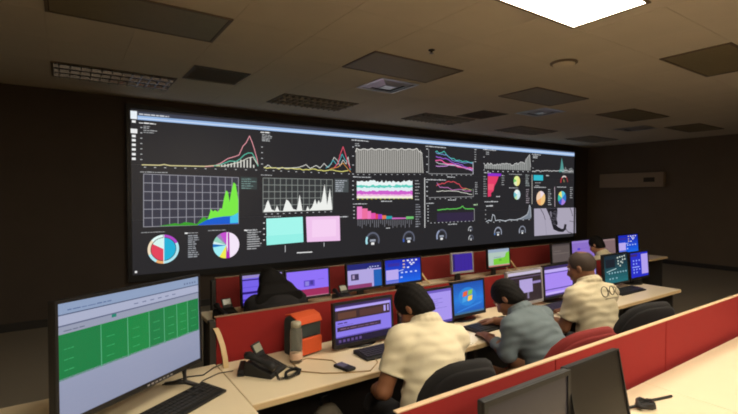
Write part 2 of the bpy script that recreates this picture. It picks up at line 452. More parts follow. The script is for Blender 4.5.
# ================================================================ VIDEO WALL
VX0, VX1 = .745, 11.30
VZ0, VZ1 = .565, 2.835
vw = thing('video_wall', 'huge tiled video wall of dark dashboards with coloured charts', 'video wall', ((VX0 + VX1) / 2, WALL_Y, 0))
ox = (VX0 + VX1) / 2
fr = MB()
for (a0, c0, a1, c1) in ((VX0 - .05, VZ0 - .09, VX1 + .05, VZ0), (VX0 - .05, VZ1, VX1 + .05, VZ1 + .06), (VX0 - .05, VZ0, VX0, VZ1), (VX1, VZ0, VX1 + .05, VZ1)):
    fr.box(a0 - ox, -.012, c0, a1 - ox, .078, c1)
fr.build('frame', 'bezel', vw)
pw, ph = (VX1 - VX0) / 8, (VZ1 - VZ0) / 3
pm = MB().box(.0012, 0, .0012, pw - .0012, .06, ph - .0012).mesh('display_panel', 'panel')
for i in range(8):
    for j in range(3):
        o = bpy.data.objects.new('display_panel', pm); C.objects.link(o); o.parent = vw
        o.location = (VX0 - ox + i * pw, 0, VZ0 + j * ph)

WHT = col(235, 235, 235); GRY = col(150, 150, 152); LGR = col(190, 192, 195); TXT = col(168, 170, 172)
class WallCanvas(Canvas):
    """takes points read on the wall and lays them in wall coordinates"""
    def pt(self, p):
        X, Z = on_wall(*p); return (X - ox, Z)
    def P(self, pts): return [self.pt(p) for p in pts]
    def sc(self, px):                       # metres per pixel of height at that column
        return abs(on_wall(px, 180)[1] - on_wall(px, 181)[1])
    def L(self, pts, c, wd=1.0, layer=3): self.line(self.P(pts), .85 * wd * self.sc(pts[0][0]), c, layer)
    def A(self, top, base_y0, base_y1, c, layer=2):
        x0, x1 = top[0][0], top[-1][0]
        base = [(q[0], base_y0 + (base_y1 - base_y0) * (q[0] - x0) / (x1 - x0)) for q in top]
        self.area(self.P(top), self.P(base), c, layer)
    def Q(self, pts, c, layer=2): self.poly(self.P(pts), c, layer)
    def T(self, px0, px1, py, c=TXT, h=1.1, layer=2):
        a, b = self.pt((px0, py)), self.pt((px1, py)); self.text(a[0], b[0], a[1], h * self.sc(px0), c, layer)
    def block(self, px0, px1, py0, py1, n, c=TXT, h=1.0):
        for k in range(n):
            y = py0 + (py1 - py0) * k / max(1, n - 1)
            self.T(px0, px0 + (px1 - px0) * random.uniform(.55, 1), y, c, h)
    def vticks(self, px, py0, py1, n, c=TXT, s=1.0):
        for k in range(n):
            y = py0 + (py1 - py0) * k / (n - 1); a = self.pt((px, y)); m = self.sc(px) * s
            self.rect(a[0] - m, a[1] - m * .45, a[0] + m, a[1] + m * .45, c, 2)
    def hticks(self, p0, p1, n, c=TXT, s=1.0):
        for k in range(n):
            t = k / (n - 1); a = self.pt((p0[0] + (p1[0] - p0[0]) * t, p0[1] + (p1[1] - p0[1]) * t)); m = self.sc(p0[0]) * s
            self.rect(a[0] - m, a[1] - m * .4, a[0] + m, a[1] + m * .4, c, 2)
    def gauge(self, px, py, rpx, a_split, c1, c0=col(92, 96, 112), tx=WHT):
        cx, cz = self.pt((px, py)); r = rpx * self.sc(px)
        self.arc(cx, cz, r * .78, r, -25, 205, c0, 3)
        self.arc(cx, cz, r * .76, r * 1.02, a_split, 205, c1, 4)
        self.arc(cx, cz, r * .62, r * .66, -20, 200, col(70, 72, 84), 3)
        self.rect(cx - r * .4, cz - r * .12, cx + r * .4, cz + r * .14, col(150, 156, 170), 3)
        self.rect(cx - r * .22, cz - r * .5, cx + r * .22, cz - r * .22, tx, 3)
    def pie(self, px, py, rpx, parts):
        cx, cz = self.pt((px, py)); r = .9 * rpx * self.sc(px)
        for (a0, a1, r0, r1, c) in parts: self.arc(cx, cz, r0 * r, r1 * r, a0, a1, c, 3)

random.seed(11)
# header strip across all columns
h = WallCanvas()
h.Q([(137.5, 111.3), (574.5, 152.0), (574.5, 153.6), (137.5, 115.4)], col(62, 66, 82), 1)
h.Q([(137.5, 115.4), (574.5, 152.9), (574.5, 156.4), (137.5, 119.6)], col(150, 182, 226), 2)
h.Q([(137.5, 117.4), (574.5, 154.0), (574.5, 155.4), (137.5, 118.6)], col(196, 214, 240), 3)
h.T(139, 169, 114.6, col(205, 208, 214), 1.5, 3)
h.build('toolbar', 'wall_image', vw, (0, -.0006, 0))
sb = WallCanvas()
sb.Q([(130, 110.6), (137, 111.2), (137, 119.3), (130, 118.6)], col(232, 240, 246), 3)
for k, y in enumerate((121.5, 131, 136, 140.2, 144.8, 149.4, 154.2, 158.8)):
    a = sb.pt((133.8, y)); m = sb.sc(134) * (1.4 if k != 1 else 2.6)
    sb.rect(a[0] - m * 1.2, a[1] - m * .85, a[0] + m * 1.2, a[1] + m * .85, WHT, 3)
a = sb.pt((136, 272)); m = sb.sc(136); sb.rect(a[0] - m, a[1] - m, a[0] + m, a[1] + m, WHT, 3)
sb.build('icon_column', 'wall_image', vw, (0, -.0006, 0))

def dash(name_fn):
    cv = WallCanvas(); name_fn(cv); return cv.build('dashboard', 'wall_image', vw, (0, -.0006, 0))

def dashA(c):
    c.T(139, 156, 123.2, WHT, 1.2)
    for y, x in ((126.5, 150), (128.3, 149), (130.6, 157), (132.6, 154)): c.T(143.5, x, y, TXT, 1.0)
    c.vticks(141.3, 127.5, 159.5, 7, LGR, .9)
    c.hticks((145, 167.2), (256, 170.0), 12, LGR, 1.0)
    # growth chart
    n = 11
    for k in range(n):
        x = 221 + k * 3.2; hgt = 2.2 + 11 * (k / n) ** 1.3 * random.uniform(.75, 1.1) if k < n - 1 else 3
        yb = 166.4 + (x - 205) * .03
        c.Q([(x, yb), (x + 1.3, yb), (x + 1.3, yb - hgt), (x, yb - hgt)], col(212, 212, 205), 2)
    c.L([(142, 164.8), (160, 165.2), (164, 164.4), (170, 165.6), (190, 166.0), (205, 166.3), (214, 165.6), (220, 166)], col(214, 204, 150), 1.2)
    c.L([(205, 166.6), (214, 166), (221, 163), (228, 158.5), (235, 156.5), (239, 155), (243, 146), (246, 143), (249.5, 136), (252, 142), (254, 148), (257, 159), (258, 166)], col(222, 150, 160), 1.0)
    c.L([(214, 166), (222, 164), (230, 161), (236, 161.5), (240, 159), (244, 155), (248, 153), (252, 153), (255, 158), (258, 166)], col(90, 190, 165), 1.0, 4)
    c.L([(222, 166.5), (230, 164.5), (240, 162), (248, 158), (253, 157), (257, 164)], col(220, 220, 205), .8, 4)
    # area chart on a grid
    c.T(140, 168, 172.3, TXT, 1.1)
    TL, TR, BR, BL = (143.6, 174), (238.4, 177.6), (238.4, 223.6), (143.6, 226.9)
    c.Q([TL, TR, BR, BL], col(58, 58, 70), 1)
    xs = [143.6, 152.3, 161.2, 169.6, 178, 186.3, 194.5, 202.4, 210.4, 218, 225.3, 232, 238.4]
    for x in xs:
        t = (x - 143.6) / 94.8; c.L([(x, 174 + 3.6 * t), (x, 226.9 - 3.3 * t)], col(150, 150, 160), .8, 2)
    for k in range(7):
        t = k / 6; c.L([(143.6, 174 + 52.9 * t), (238.4, 177.6 + 46 * t)], col(150, 150, 160), .8, 2)
    dk = [(160, 225.8), (168, 224.5), (175, 223.2), (180, 224), (185, 222), (191, 222.8), (197, 224), (200, 220), (204, 216.5), (207, 219), (209, 215), (211, 209)]
    c.A(dk, 226.2, 224.8, col(58, 158, 44), 3)
    lt = [(208, 219), (211, 209), (213, 211.5), (215, 210), (218, 212), (220, 208.5), (222, 209), (224, 198), (226, 190.5), (228, 192), (229.5, 202), (231, 193), (233.4, 182.4), (235.6, 184), (237, 192), (238.2, 200)]
    c.A(lt, 224.8, 223.7, col(122, 232, 70), 4)
    c.A([(198, 224.8), (204, 221.5), (208, 219.5), (214, 217.8), (224, 216.4), (231, 216), (238.2, 214)], 225.2, 223.7, col(24, 92, 206), 5)
    c.A([(230, 217), (234, 215), (238.2, 212.5)], 223.2, 222.6, col(70, 196, 232), 6)
    c.Q([(240.5, 176.5), (257, 177.6), (257, 189.5), (240.5, 189.2)], col(58, 66, 66), 1)
    c.block(241.5, 257, 179.4, 188.6, 5, col(120, 150, 146), 1.0)
    # two pies
    c.T(141, 165, 233.0, TXT, .8); c.T(208, 226, 231.0, TXT, .8)
    a, b_, cy_, pk = col(34, 176, 214), col(226, 68, 92), col(176, 230, 240), col(178, 74, 196)
    c.pie(163.6, 249.1, 16.2, [(-90, 90, 0, .78, a), (150, 268, 0, .78, b_), (90, 150, 0, .78, col(214, 246, 240)), (-88, 25, .82, 1, cy_), (25, 88, .82, 1, pk), (92, 140, .82, 1, col(226, 250, 246)), (140, 200, .82, 1, col(240, 220, 190)), (200, 240, .82, 1, cy_), (240, 272, .82, 1, col(236, 172, 110))])
    c.L([(163.8, 234.8), (163.8, 263.4)], col(226, 246, 250), .8, 6)
    c.pie(226.3, 245.2, 14.6, [(-78, 88, 0, 1, col(244, 230, 248)), (88, 118, 0, 1, col(196, 80, 206)), (-92, -78, 0, 1, col(176, 40, 176)), (118, 135, 0, 1, col(160, 130, 180)), (135, 160, 0, 1, col(150, 210, 190)), (160, 172, 0, 1, col(214, 240, 240)), (172, 186, 0, 1, col(30, 120, 200)), (186, 238, 0, 1, col(160, 238, 244)), (238, 268, 0, 1, col(240, 236, 80))])
    c.L([(228.4, 233), (228.9, 257.6)], col(176, 40, 176), 2.0, 6)
    c.vticks(186.2, 233.2, 233.3, 2, WHT, 1.4); c.T(188, 198, 233.4, TXT, .9)
    c.block(188, 200, 236.5, 257.6, 11, col(150, 154, 160), 1.3)
    c.vticks(245.3, 230.2, 230.3, 2, WHT, 1.2)
    c.block(247, 262, 230.5, 249.5, 9, TXT, 1.2)
dash(dashA)

def dashB(c):
    c.T(260.5, 270, 132.6, WHT, 1.2); c.block(262, 273, 135, 141, 5, TXT, 1.0); c.vticks(262, 147, 164, 4, LGR, .9)
    c.hticks((266, 170.4), (349, 174.0), 12, LGR, .9)
    y0 = lambda x: 168.3 + (x - 262) * .046
    yl = [(x, y0(x) - random.uniform(0, 1.8)) for x in range(264, 351, 3)]
    c.L(yl, col(216, 210, 120), 1.1)
    c.L([(264, 168), (268, 165), (272, 168), (290, 168), (298, 167.5), (303, 166), (306, 164.6), (310, 168.5), (316, 165.4), (320, 168), (324, 163.5), (328, 167.4), (331, 164), (334, 157.3), (337, 160), (340, 166), (343, 160), (346, 164), (348, 157), (350, 169)], col(206, 206, 200), .9)
    c.L([(326, 168), (330, 165), (333, 160), (337, 165), (340, 160), (342, 154), (345, 160), (348, 162), (350.5, 170)], col(80, 170, 180), .9, 4)
    c.L([(334, 168), (338, 163), (340, 155), (343, 146.8), (345, 153), (348, 163), (350, 168)], col(222, 84, 108), 1.0, 5)
    c.L([(330, 169), (338, 167), (343, 163), (347, 168), (350.6, 172)], col(214, 150, 70), .8, 5)
    c.T(261, 272, 175.4, TXT, 1.1)
    TL, TR, BR, BL = (263, 178), (332.4, 179.6), (332.4, 209.8), (263, 212.2)
    c.Q([TL, TR, BR, BL], col(54, 56, 58), 1)
    for k in range(13):
        t = k / 12; x = 263 + 69.4 * t; c.L([(x, 178 + 1.6 * t), (x, 212.2 - 2.4 * t)], col(140, 146, 142), .7, 2)
    for k in range(6):
        t = k / 5; c.L([(263, 178 + 34.2 * t), (332.4, 179.6 + 30.2 * t)], col(140, 146, 142), .7, 2)
    pk = [(263.5, 211), (265, 208), (266.5, 203), (268, 200), (269.6, 204), (271.5, 209.5), (275, 211), (276, 208), (277, 205.5), (278.2, 208.5), (279.5, 211), (283, 211), (284.6, 205), (286.4, 199.5), (288.5, 201), (290.5, 204), (293, 209), (296.6, 210), (298, 204), (299.6, 194.5), (301, 203), (302.4, 210.5), (306, 210.5), (307.6, 206), (309.4, 210), (312, 207), (313.6, 203), (315, 199), (316.8, 204.6), (318.6, 200), (320, 203), (321.5, 201.5), (323, 193), (324.5, 184), (326, 196), (327, 205), (328.4, 197), (329.8, 188), (331, 198), (332, 207)]
    c.A(pk, 212, 209.8, col(238, 240, 236), 4)
    c.hticks((266, 214.2), (331, 211.6), 12, LGR, .9)
    c.Q([(334.5, 178.6), (348.5, 179), (348.5, 192.3), (334.5, 192.4)], col(74, 80, 82), 1)
    c.block(335.5, 348.5, 181, 191.4, 6, col(176, 182, 190), 1.1)
    c.T(264, 281, 217.2, TXT, .9)
    c.Q([(266.3, 218.6), (302.6, 216.8), (303.4, 242), (266.7, 245.3)], col(164, 246, 236), 2)
    c.Q([(266.3, 236), (303.2, 233.5), (303.4, 242), (266.7, 245.3)], col(150, 240, 230), 3)
    c.Q([(306, 216.8), (339.6, 216), (340.2, 240.6), (307, 242)], col(240, 196, 236), 2)
    c.Q([(312, 220), (336, 219), (336, 236), (312, 237.4)], col(246, 208, 242), 3)
    c.L([(285.2, 245.5), (285.2, 252)], LGR, .8); c.L([(324, 242.5), (324, 246.5)], LGR, .8)
    c.L([(297, 252.8), (312, 252)], WHT, 1.1); c.T(340, 348, 217.4, LGR, 1.4)
    c.vticks(264, 223, 240, 4, WHT, .9)
    c.vticks(246.6, 230.5, 230.6, 2, WHT, 1.0)
    c.block(248.5, 260, 231, 247, 8, TXT, 1.3)
dash(dashB)

def dashC(c):
    c.T(351.5, 369, 140.4, LGR, 1.1); c.block(355, 361, 144, 146, 2, TXT, 1.0); c.vticks(353, 147, 174, 4, LGR, .9)
    top = [(355.6, 152)] + [(356.5 + k * 2.15, 148.3 + (abs(math.sin(k * .9)) * 1.6) + (1.6 if k > 28 else 0)) for k in range(30)] + [(421.8, 153), (423, 172.8)]
    c.A(top, 173, 172.8, col(124, 122, 118), 2)
    for k in range(31):
        x = 357 + k * 2.12
        c.L([(x, 150.5), (x, 172.6)], col(196, 194, 188), .75, 3)
    c.L(top[:-1], col(220, 218, 212), 1.0, 4)
    c.L([(421.8, 153), (423, 172.8)], col(200, 198, 192), .9, 4)
    c.hticks((358, 174.6), (420, 174.4), 12, LGR, .8)
    c.T(353, 371, 177.3, LGR, 1.1); c.vticks(353, 181, 199, 5, LGR, .9)
    def band(y0, y1, cc, amp, ly):
        tp = [(356.8 + k * 1.39, y0 + random.uniform(-amp, amp)) for k in range(41)]
        c.A(tp, y1, y1, cc, ly)
    band(181.3, 198, col(234, 246, 246), 1.3, 2)
    band(185.2, 198, col(96, 206, 190), .9, 3)
    band(187.6, 198, col(226, 240, 246), .7, 4)
    band(190.8, 198, col(206, 96, 204), .8, 5)
    band(194.2, 198, col(238, 186, 226), .6, 6)
    band(196.2, 198.4, col(244, 240, 222), .4, 7)
    c.hticks((358, 199.2), (412, 198.6), 13, col(210, 210, 60), .9)
    c.T(381, 392, 201.8, LGR, 1.1)
    c.T(353, 367, 204.4, LGR, 1.1); c.vticks(354, 207, 218, 4, LGR, .9)
    seq = [(357, 362, 206.6, (240, 130, 200)), (362, 367.5, 208.5, (236, 112, 160)), (367.5, 371, 211, (240, 120, 186)), (371, 375.5, 213, (226, 80, 170)), (375.5, 378, 214, (226, 70, 90)), (378, 382, 214.2, (160, 60, 196)), (382, 386, 215.3, (230, 120, 80)), (386, 392, 216, (40, 160, 170)), (392, 406, 217.6, (206, 110, 190)), (406, 413.5, 216.4, (110, 190, 110))]
    for x0, x1, yt, cc in seq: c.Q([(x0, 219.2), (x1, 218.8), (x1, yt), (x0, yt)], col(*cc), 3)
    for k in range(27):
        x = 358 + k * 2.05; c.L([(x, 220), (x, 220 + random.uniform(3, 8))], col(120, 120, 128), .9, 2)
    c.T(386, 390, 228.6, LGR, 1.0)
    c.block(415, 420, 181, 200, 7, TXT, 1.0); c.block(415.5, 421, 205, 227, 10, col(140, 142, 150), 1.1)
    c.L([(424.6, 178), (424.8, 227.5)], col(205, 205, 205), 1.3, 2)
    c.gauge(372.7, 240.5, 8.6, 150, col(170, 226, 236)); c.gauge(408.8, 238.6, 7.8, 180, col(60, 90, 170))
dash(dashC)

def dashD(c):
    c.T(425.5, 446, 146.6, LGR, 1.2); c.vticks(427, 149, 172, 4, LGR, 1.0)
    c.L([(428.6, 149), (428.6, 173)], GRY, .7); c.L([(428.6, 173.6), (473, 174.2)], GRY, .7); c.hticks((432, 175), (471, 175.2), 9, LGR, .8)
    c.L([(473, 162), (473, 174)], col(200, 200, 210), .9)
    def wig(pts, cc, wd=.9, amp=.8, ly=3):
        q = []
        for a, b in zip(pts[:-1], pts[1:]):
            for k in range(3): q.append((a[0] + (b[0] - a[0]) * k / 3, a[1] + (b[1] - a[1]) * k / 3 + random.uniform(-amp, amp)))
        q.append(pts[-1]); c.L(q, cc, wd, ly)
    wig([(435.5, 151), (440, 153), (444, 151.5), (450, 157.5), (456, 160), (466, 161.5), (472.5, 162.4)], col(80, 190, 180))
    wig([(436, 153), (441, 155), (446, 154), (452, 160), (460, 162), (472.5, 163.6)], col(120, 150, 210), .8)
    wig([(436, 157), (442, 158.5), (447, 159), (453, 163), (460, 164.5), (466, 167), (472.5, 170)], col(150, 90, 200), 1.1)
    wig([(435.5, 160.4), (440, 159.6), (446, 163), (453, 164.4), (460, 167), (466, 168), (472.5, 168.6)], col(232, 96, 160), 1.3)
    wig([(436, 165.6), (444, 166), (452, 164.6), (461, 166.8), (472, 170.6)], col(196, 140, 210), 1.0)
    wig([(436, 162.5), (444, 164.5), (455, 166), (472, 169.4)], col(206, 210, 215), .7)
    c.T(447, 455, 177.3, LGR, 1.0); c.block(474.5, 477, 150, 162, 6, TXT, 1.0)
    c.T(425.5, 446, 180.0, LGR, 1.1); c.vticks(427, 182, 196, 4, LGR, 1.0)
    wig([(436.5, 185), (442, 183.6), (449, 182), (455, 181.6), (459, 184.5), (463, 188.5), (470, 190)], col(220, 80, 92), .9)
    wig([(437, 183), (440, 188), (446, 187), (452, 189.4), (462, 190), (471, 191)], col(190, 120, 180), .8, .9)
    wig([(436.5, 191.6), (445, 190.8), (455, 191), (464, 193), (472, 194.5)], col(206, 206, 196), .8, .4)
    wig([(462, 190), (466, 189), (472, 190)], col(150, 190, 120), .7, .4)
    c.L([(428.6, 197.6), (473.5, 196.6)], GRY, .7); c.L([(473.2, 189), (473.4, 196.6)], GRY, .8); c.hticks((430, 199), (471, 198), 9, LGR, .8)
    c.T(448, 456, 200.4, LGR, 1.0); c.block(475, 478, 183, 194, 6, TXT, .9)
    c.T(426, 434, 203.8, LGR, 1.0); c.vticks(428, 206, 221, 6, LGR, .9)
    c.Q([(437, 213), (473.5, 212), (473.8, 221), (437, 222)], col(52, 42, 68), 1)
    wig([(437.5, 210.3), (441, 209.7), (447, 209), (455, 208.8), (460, 208.2), (462.6, 206.2), (465, 208.8), (474, 209)], col(94, 190, 84), 1.2, .3)
    c.L([(474.2, 209), (474.4, 220.8)], GRY, .8); c.hticks((431, 223), (473, 221), 12, LGR, .8)
    c.T(448, 457, 224.8, LGR, 1.0); c.T(473.5, 477.5, 205.4, col(170, 200, 160), 1.6)
    c.gauge(441.6, 236.2, 7.2, 120, col(150, 160, 190)); c.gauge(470.4, 229.6, 3.2, 60, LGR); c.gauge(471, 238.4, 3.6, 110, LGR)
dash(dashD)

def dashE(c):
    c.T(483, 496, 149.8, LGR, 1.1); c.block(486, 491, 152.6, 154.4, 2, TXT, 1.0); c.vticks(484, 157, 170, 3, LGR, .8)
    top = []
    for k in range(47):
        x = 484.6 + k; base = 164.2 if k < 30 else 164.2 - (k - 30) * .16
        y = base + random.uniform(-1.4, 1.6)
        if x > 525: y = 161 - (x - 525) * 1.4
        if x > 529.6: y = 158 + (x - 529.6) * 9
        top.append((x, y))
    c.A(top, 168.6, 170.6, col(128, 130, 128), 2); c.L(top, col(200, 200, 198), .7, 3)
    for k in range(0, 44, 2): c.L([top[k], (top[k][0], 168.8 + k * .04)], col(178, 180, 178), .6, 3)
    c.hticks((488, 171.4), (528, 171.6), 9, LGR, 1.0)
    c.T(484, 491, 173.0, LGR, 1.0)
    c.Q([(487.8, 173), (501.4, 173.6), (500.6, 176.2), (487.8, 176)], col(140, 50, 200), 3)
    c.Q([(487.8, 176), (498.6, 176.4), (497, 181), (494.4, 186), (493.4, 191), (491, 193), (491, 196.4), (487.8, 196.8)], col(226, 62, 104), 3)
    c.Q([(487.8, 184), (494, 184), (493, 190), (488, 190)], col(236, 90, 116), 4)
    c.block(483.4, 487.4, 177, 196.5, 9, col(140, 144, 144), 1.2); c.block(501.6, 505, 176, 185, 5, TXT, .9)
    c.T(509, 522, 174.4, TXT, .8); c.T(509, 518, 188.2, TXT, .8)
    c.pie(516.8, 181, 5.6, [(-90, 60, 0, 1, col(238, 226, 140)), (60, 150, 0, 1, col(224, 240, 150)), (150, 200, 0, 1, col(120, 200, 110)), (200, 270, 0, 1, col(226, 240, 190))])
    c.pie(517, 194.6, 5.6, [(-90, 60, 0, 1, col(206, 232, 240)), (60, 150, 0, 1, col(236, 244, 240)), (150, 220, 0, 1, col(110, 190, 205)), (220, 270, 0, 1, col(190, 226, 170))])
    c.block(525.5, 529.5, 175.5, 186, 7, col(150, 158, 158), 1.0); c.block(526, 529.6, 190, 203, 7, col(160, 150, 158), 1.0)
    c.T(496, 500, 197, LGR, 1.0); c.T(484.5, 498, 202.2, LGR, 1.2); c.T(486, 493, 206.6, LGR, 1.4)
    c.L([(486, 221.6), (489, 220.2), (491.4, 221), (492.6, 214.4), (494.6, 216), (495.4, 220.6), (500, 220), (505, 221), (510, 219.6), (515, 220), (520, 218.6), (524, 216.6), (527, 214.6), (528.6, 211), (529.4, 205), (530.4, 207), (531, 217)], col(190, 196, 204), .9)
    c.A([(520, 218.6), (524, 216.6), (527, 214.6), (528.6, 211), (529.4, 205), (531, 212)], 220, 218.6, col(120, 128, 140), 2)
    c.hticks((488, 222.6), (529, 219.6), 8, LGR, .9); c.vticks(485.6, 210, 219, 3, TXT, .8)
    c.gauge(498, 232.6, 5.8, 185, col(90, 130, 190), col(150, 156, 172)); c.gauge(522.3, 231, 5.4, 150, col(160, 165, 180), col(130, 136, 150))
    c.L([(532, 175), (532, 204)], col(196, 190, 180), .9)
dash(dashE)

def dashF(c):
    c.T(532, 541, 154.6, LGR, 1.1); c.block(533, 539, 156.4, 158, 2, LGR, 1.1); c.vticks(533, 161, 168, 2, TXT, .8)
    c.L([(532 + k * 1.4, 171.4 + random.uniform(-1.1, .6)) for k in range(30)], col(190, 190, 190), .9)
    c.A([(559, 171), (560.3, 168), (561.6, 157.8), (562.8, 163), (564, 171)], 172, 172, col(84, 150, 146), 3)
    for k in range(9): c.L([(563 + k * 1.25, 173), (563 + k * 1.25, 173 - random.uniform(2, 6.5))], col(176, 180, 180), .8, 3)
    c.Q([(533.6, 175), (543, 175.2), (543, 180.6), (533.6, 180.4)], col(52, 186, 204), 2); c.T(546, 549, 176, LGR, 1.0)
    c.block(535, 541, 183, 186, 2, TXT, .9)
    cx, cz = c.pt((564.2, 182)); r = 6.4 * c.sc(564)
    c.arc(cx, cz, r * .78, r, 0, 60, col(150, 60, 60), 3); c.arc(cx, cz, r * .78, r, 60, 130, col(220, 206, 200), 3); c.arc(cx, cz, r * .78, r, 130, 190, col(196, 50, 60), 3)
    c.L([(564.2, 182), (563.6, 179.6)], col(180, 170, 110), .9)
    c.T(534, 546, 187.6, LGR, .9); c.T(557, 566, 187.4, LGR, .9); c.L([(554.6, 187), (554.8, 206.5)], col(200, 180, 190), .9)
    c.pie(540.8, 198.2, 8.0, [(-90, 40, 0, 1, col(238, 196, 130)), (40, 100, 0, 1, col(238, 220, 226)), (100, 200, 0, 1, col(240, 206, 176)), (200, 270, 0, 1, col(236, 170, 110))])
    c.pie(562, 198, 7.7, [(-100, -30, 0, 1, col(170, 130, 220)), (-30, 40, 0, 1, col(50, 120, 200)), (40, 100, 0, 1, col(90, 200, 220)), (100, 150, 0, 1, col(236, 226, 110)), (150, 210, 0, 1, col(60, 190, 170)), (210, 260, 0, 1, col(70, 90, 200))])
    c.block(548, 552, 190, 205, 8, TXT, 1.0); c.block(570, 573, 188, 198, 6, TXT, .9)
    c.Q([(534, 208.6), (575.4, 207.6), (575.6, 233), (534.4, 236)], col(170, 164, 182), 2)
    K = col(34, 32, 38)
    c.Q([(546, 208.4), (557.4, 208.1), (557, 213), (556.4, 219), (557.5, 222), (557.5, 225), (553, 225), (551.4, 222), (549.5, 216)], K, 3)
    c.Q([(551.2, 222.4), (554.5, 223.4), (558, 227), (561.8, 229), (563.4, 228.6), (564.4, 224), (566.6, 224.4), (565.8, 229.6), (563, 232), (558.6, 231.8), (553.4, 229.4)], K, 4)
    c.L([(540.6, 209), (543.4, 214), (545.2, 219.6)], K, .9, 4)
    c.L([(570, 208), (571.6, 212), (572.6, 216)], K, .9, 4); c.L([(569.4, 221), (574.6, 222)], K, .6, 4)
    for k in range(9): c.L([(551 + random.uniform(-2, 5), 211 + k * 1.6), (553 + random.uniform(-2, 4), 212 + k * 1.6)], col(110, 106, 118), .5, 5)
    c.L([(557.6, 210), (556.6, 220)], col(90, 86, 98), .8, 5); c.L([(566, 229), (568, 232), (572, 233)], K, .8, 5)
    c.Q([(549.5, 212), (551, 211), (552, 216), (551, 218)], col(120, 116, 128), 4)
    c.L([(545, 220), (546.4, 235)], col(130, 124, 146), .5, 3)
dash(dashF)

# ================================================================ FURNITURE
def desk(x0, x1, y0, y1, label, group=None):
    t = thing('desk', label, 'desk', ((x0 + x1) / 2, (y0 + y1) / 2, 0), 0, group)
    w2, d2 = (x1 - x0) / 2, (y1 - y0) / 2
    MB().box(-w2 + .001, -d2, DESK - .028, w2 - .001, d2, DESK).build('desktop', 'desk', t, bev=.004)
    MB().box(-w2 + .001, -d2 - .006, DESK - .028, w2 - .001, -d2 - .0002, DESK - .003).build('front_edge', 'desk_edge', t)
    MB().box(-w2 + .03, d2 - .05, .25, w2 - .03, d2 - .03, DESK - .029).build('modesty_panel', 'desk_dark', t)
    for s in (-1, 1):
        xa = s * (w2 - .03)
        MB().box(min(xa, xa - s * .025), -d2 + .05, 0, max(xa, xa - s * .025), d2 - .02, DESK - .029).build('side_panel', 'desk_dark', t)
    return t
Y_P0, Y_P1, Y_P2 = 1.06, 2.45, 3.62
desk(.655, 2.06, 1.86, 2.415, 'cream desk carrying the orange bag, the water bottle and the office phone')
desk(2.06, 3.46, 1.86, 2.415, 'cream desk in front of the man in the grey-blue shirt')
desk(3.46, 4.9, 1.86, 2.415, 'cream desk end beyond the man in the printed beige shirt')
desk(.84, 2.4, 2.99, 3.585, 'dim desk behind the red partition where the dark-haired woman sits')
desk(2.4, 3.9, 2.99, 3.585, 'dim desk behind the partition with the blue icon screen')
desk(3.9, 5.6, 2.99, 3.585, 'dim desk behind the partition with the green page screen')
desk(5.6, 7.4, 2.99, 3.585, 'far dim desk with the small blue icon screen at its end')
desk(.86, 2.3, .42, 1.025, 'cream desk carrying the two switched-off monitors behind the beige-capped partition')
desk(2.3, 3.7, .42, 1.025, 'cream desk next to the coiled black cable, empty')
# the corner desk under the television
cd = thing('corner_desk', 'cream corner desk under the wide television and its keyboard', 'desk', (-.4, 1.7, 0))
mb = MB()
poly = [(-.8, -.75), (.98, -.75), (1.035, -.70), (1.052, .10), (1.052, .73), (-.8, .73)]
mb.prism(poly, 'z', DESK - .028, DESK); mb.build('desktop', 'desk', cd, bev=.004)
MB().prism([(.985, -.752), (1.041, -.701), (1.047, -.701), (1.0, -.757)], 'z', DESK - .028, DESK - .003).build('front_edge', 'desk_edge', cd)
for (xa, ya) in ((-.72, -.66), (-.72, .64), (.90, -.62), (.98, .64)):
    MB().tube([(xa, ya, 0), (xa, ya, DESK - .03)], .03, 12).build('leg', 'desk_dark', cd, True)
MB().box(-.75, .66, .3, .95, .68, DESK - .03).build('modesty_panel', 'desk_dark', cd)

def partition(y, x0, xs, ztop, label, capm='cap', end=True, fab='red'):
    t = thing('desk_partition', label, 'partition', (x0, y, 0))
    a = 0
    for k, x in enumerate(xs):
        MB().box(a + .003, -.0095, .04, x - x0 - .003, .0095, ztop - .007).build('fabric_panel', fab, t, bev=.003)
        MB().box(a + .003, -.009, .0, a + .05, .009, .04).build('foot', 'desk_dark', t)
        a = x - x0
    MB().box(-.005, -.0105, ztop - .007, a + .005, .0105, ztop).build('top_cap', capm, t, bev=.003)
    if end: MB().box(-.035, -.024, 0, -.001, .024, ztop - .02).build('end_post', 'desk_dark', t, bev=.004)
    return t
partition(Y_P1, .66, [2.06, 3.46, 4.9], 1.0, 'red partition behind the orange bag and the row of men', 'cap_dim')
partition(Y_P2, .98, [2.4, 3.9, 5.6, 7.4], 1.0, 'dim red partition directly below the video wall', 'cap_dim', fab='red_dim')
partition(Y_P0, .82, [1.62, 2.6, 3.7], 1.0, 'red partition with a beige top cap behind the switched-off monitors')

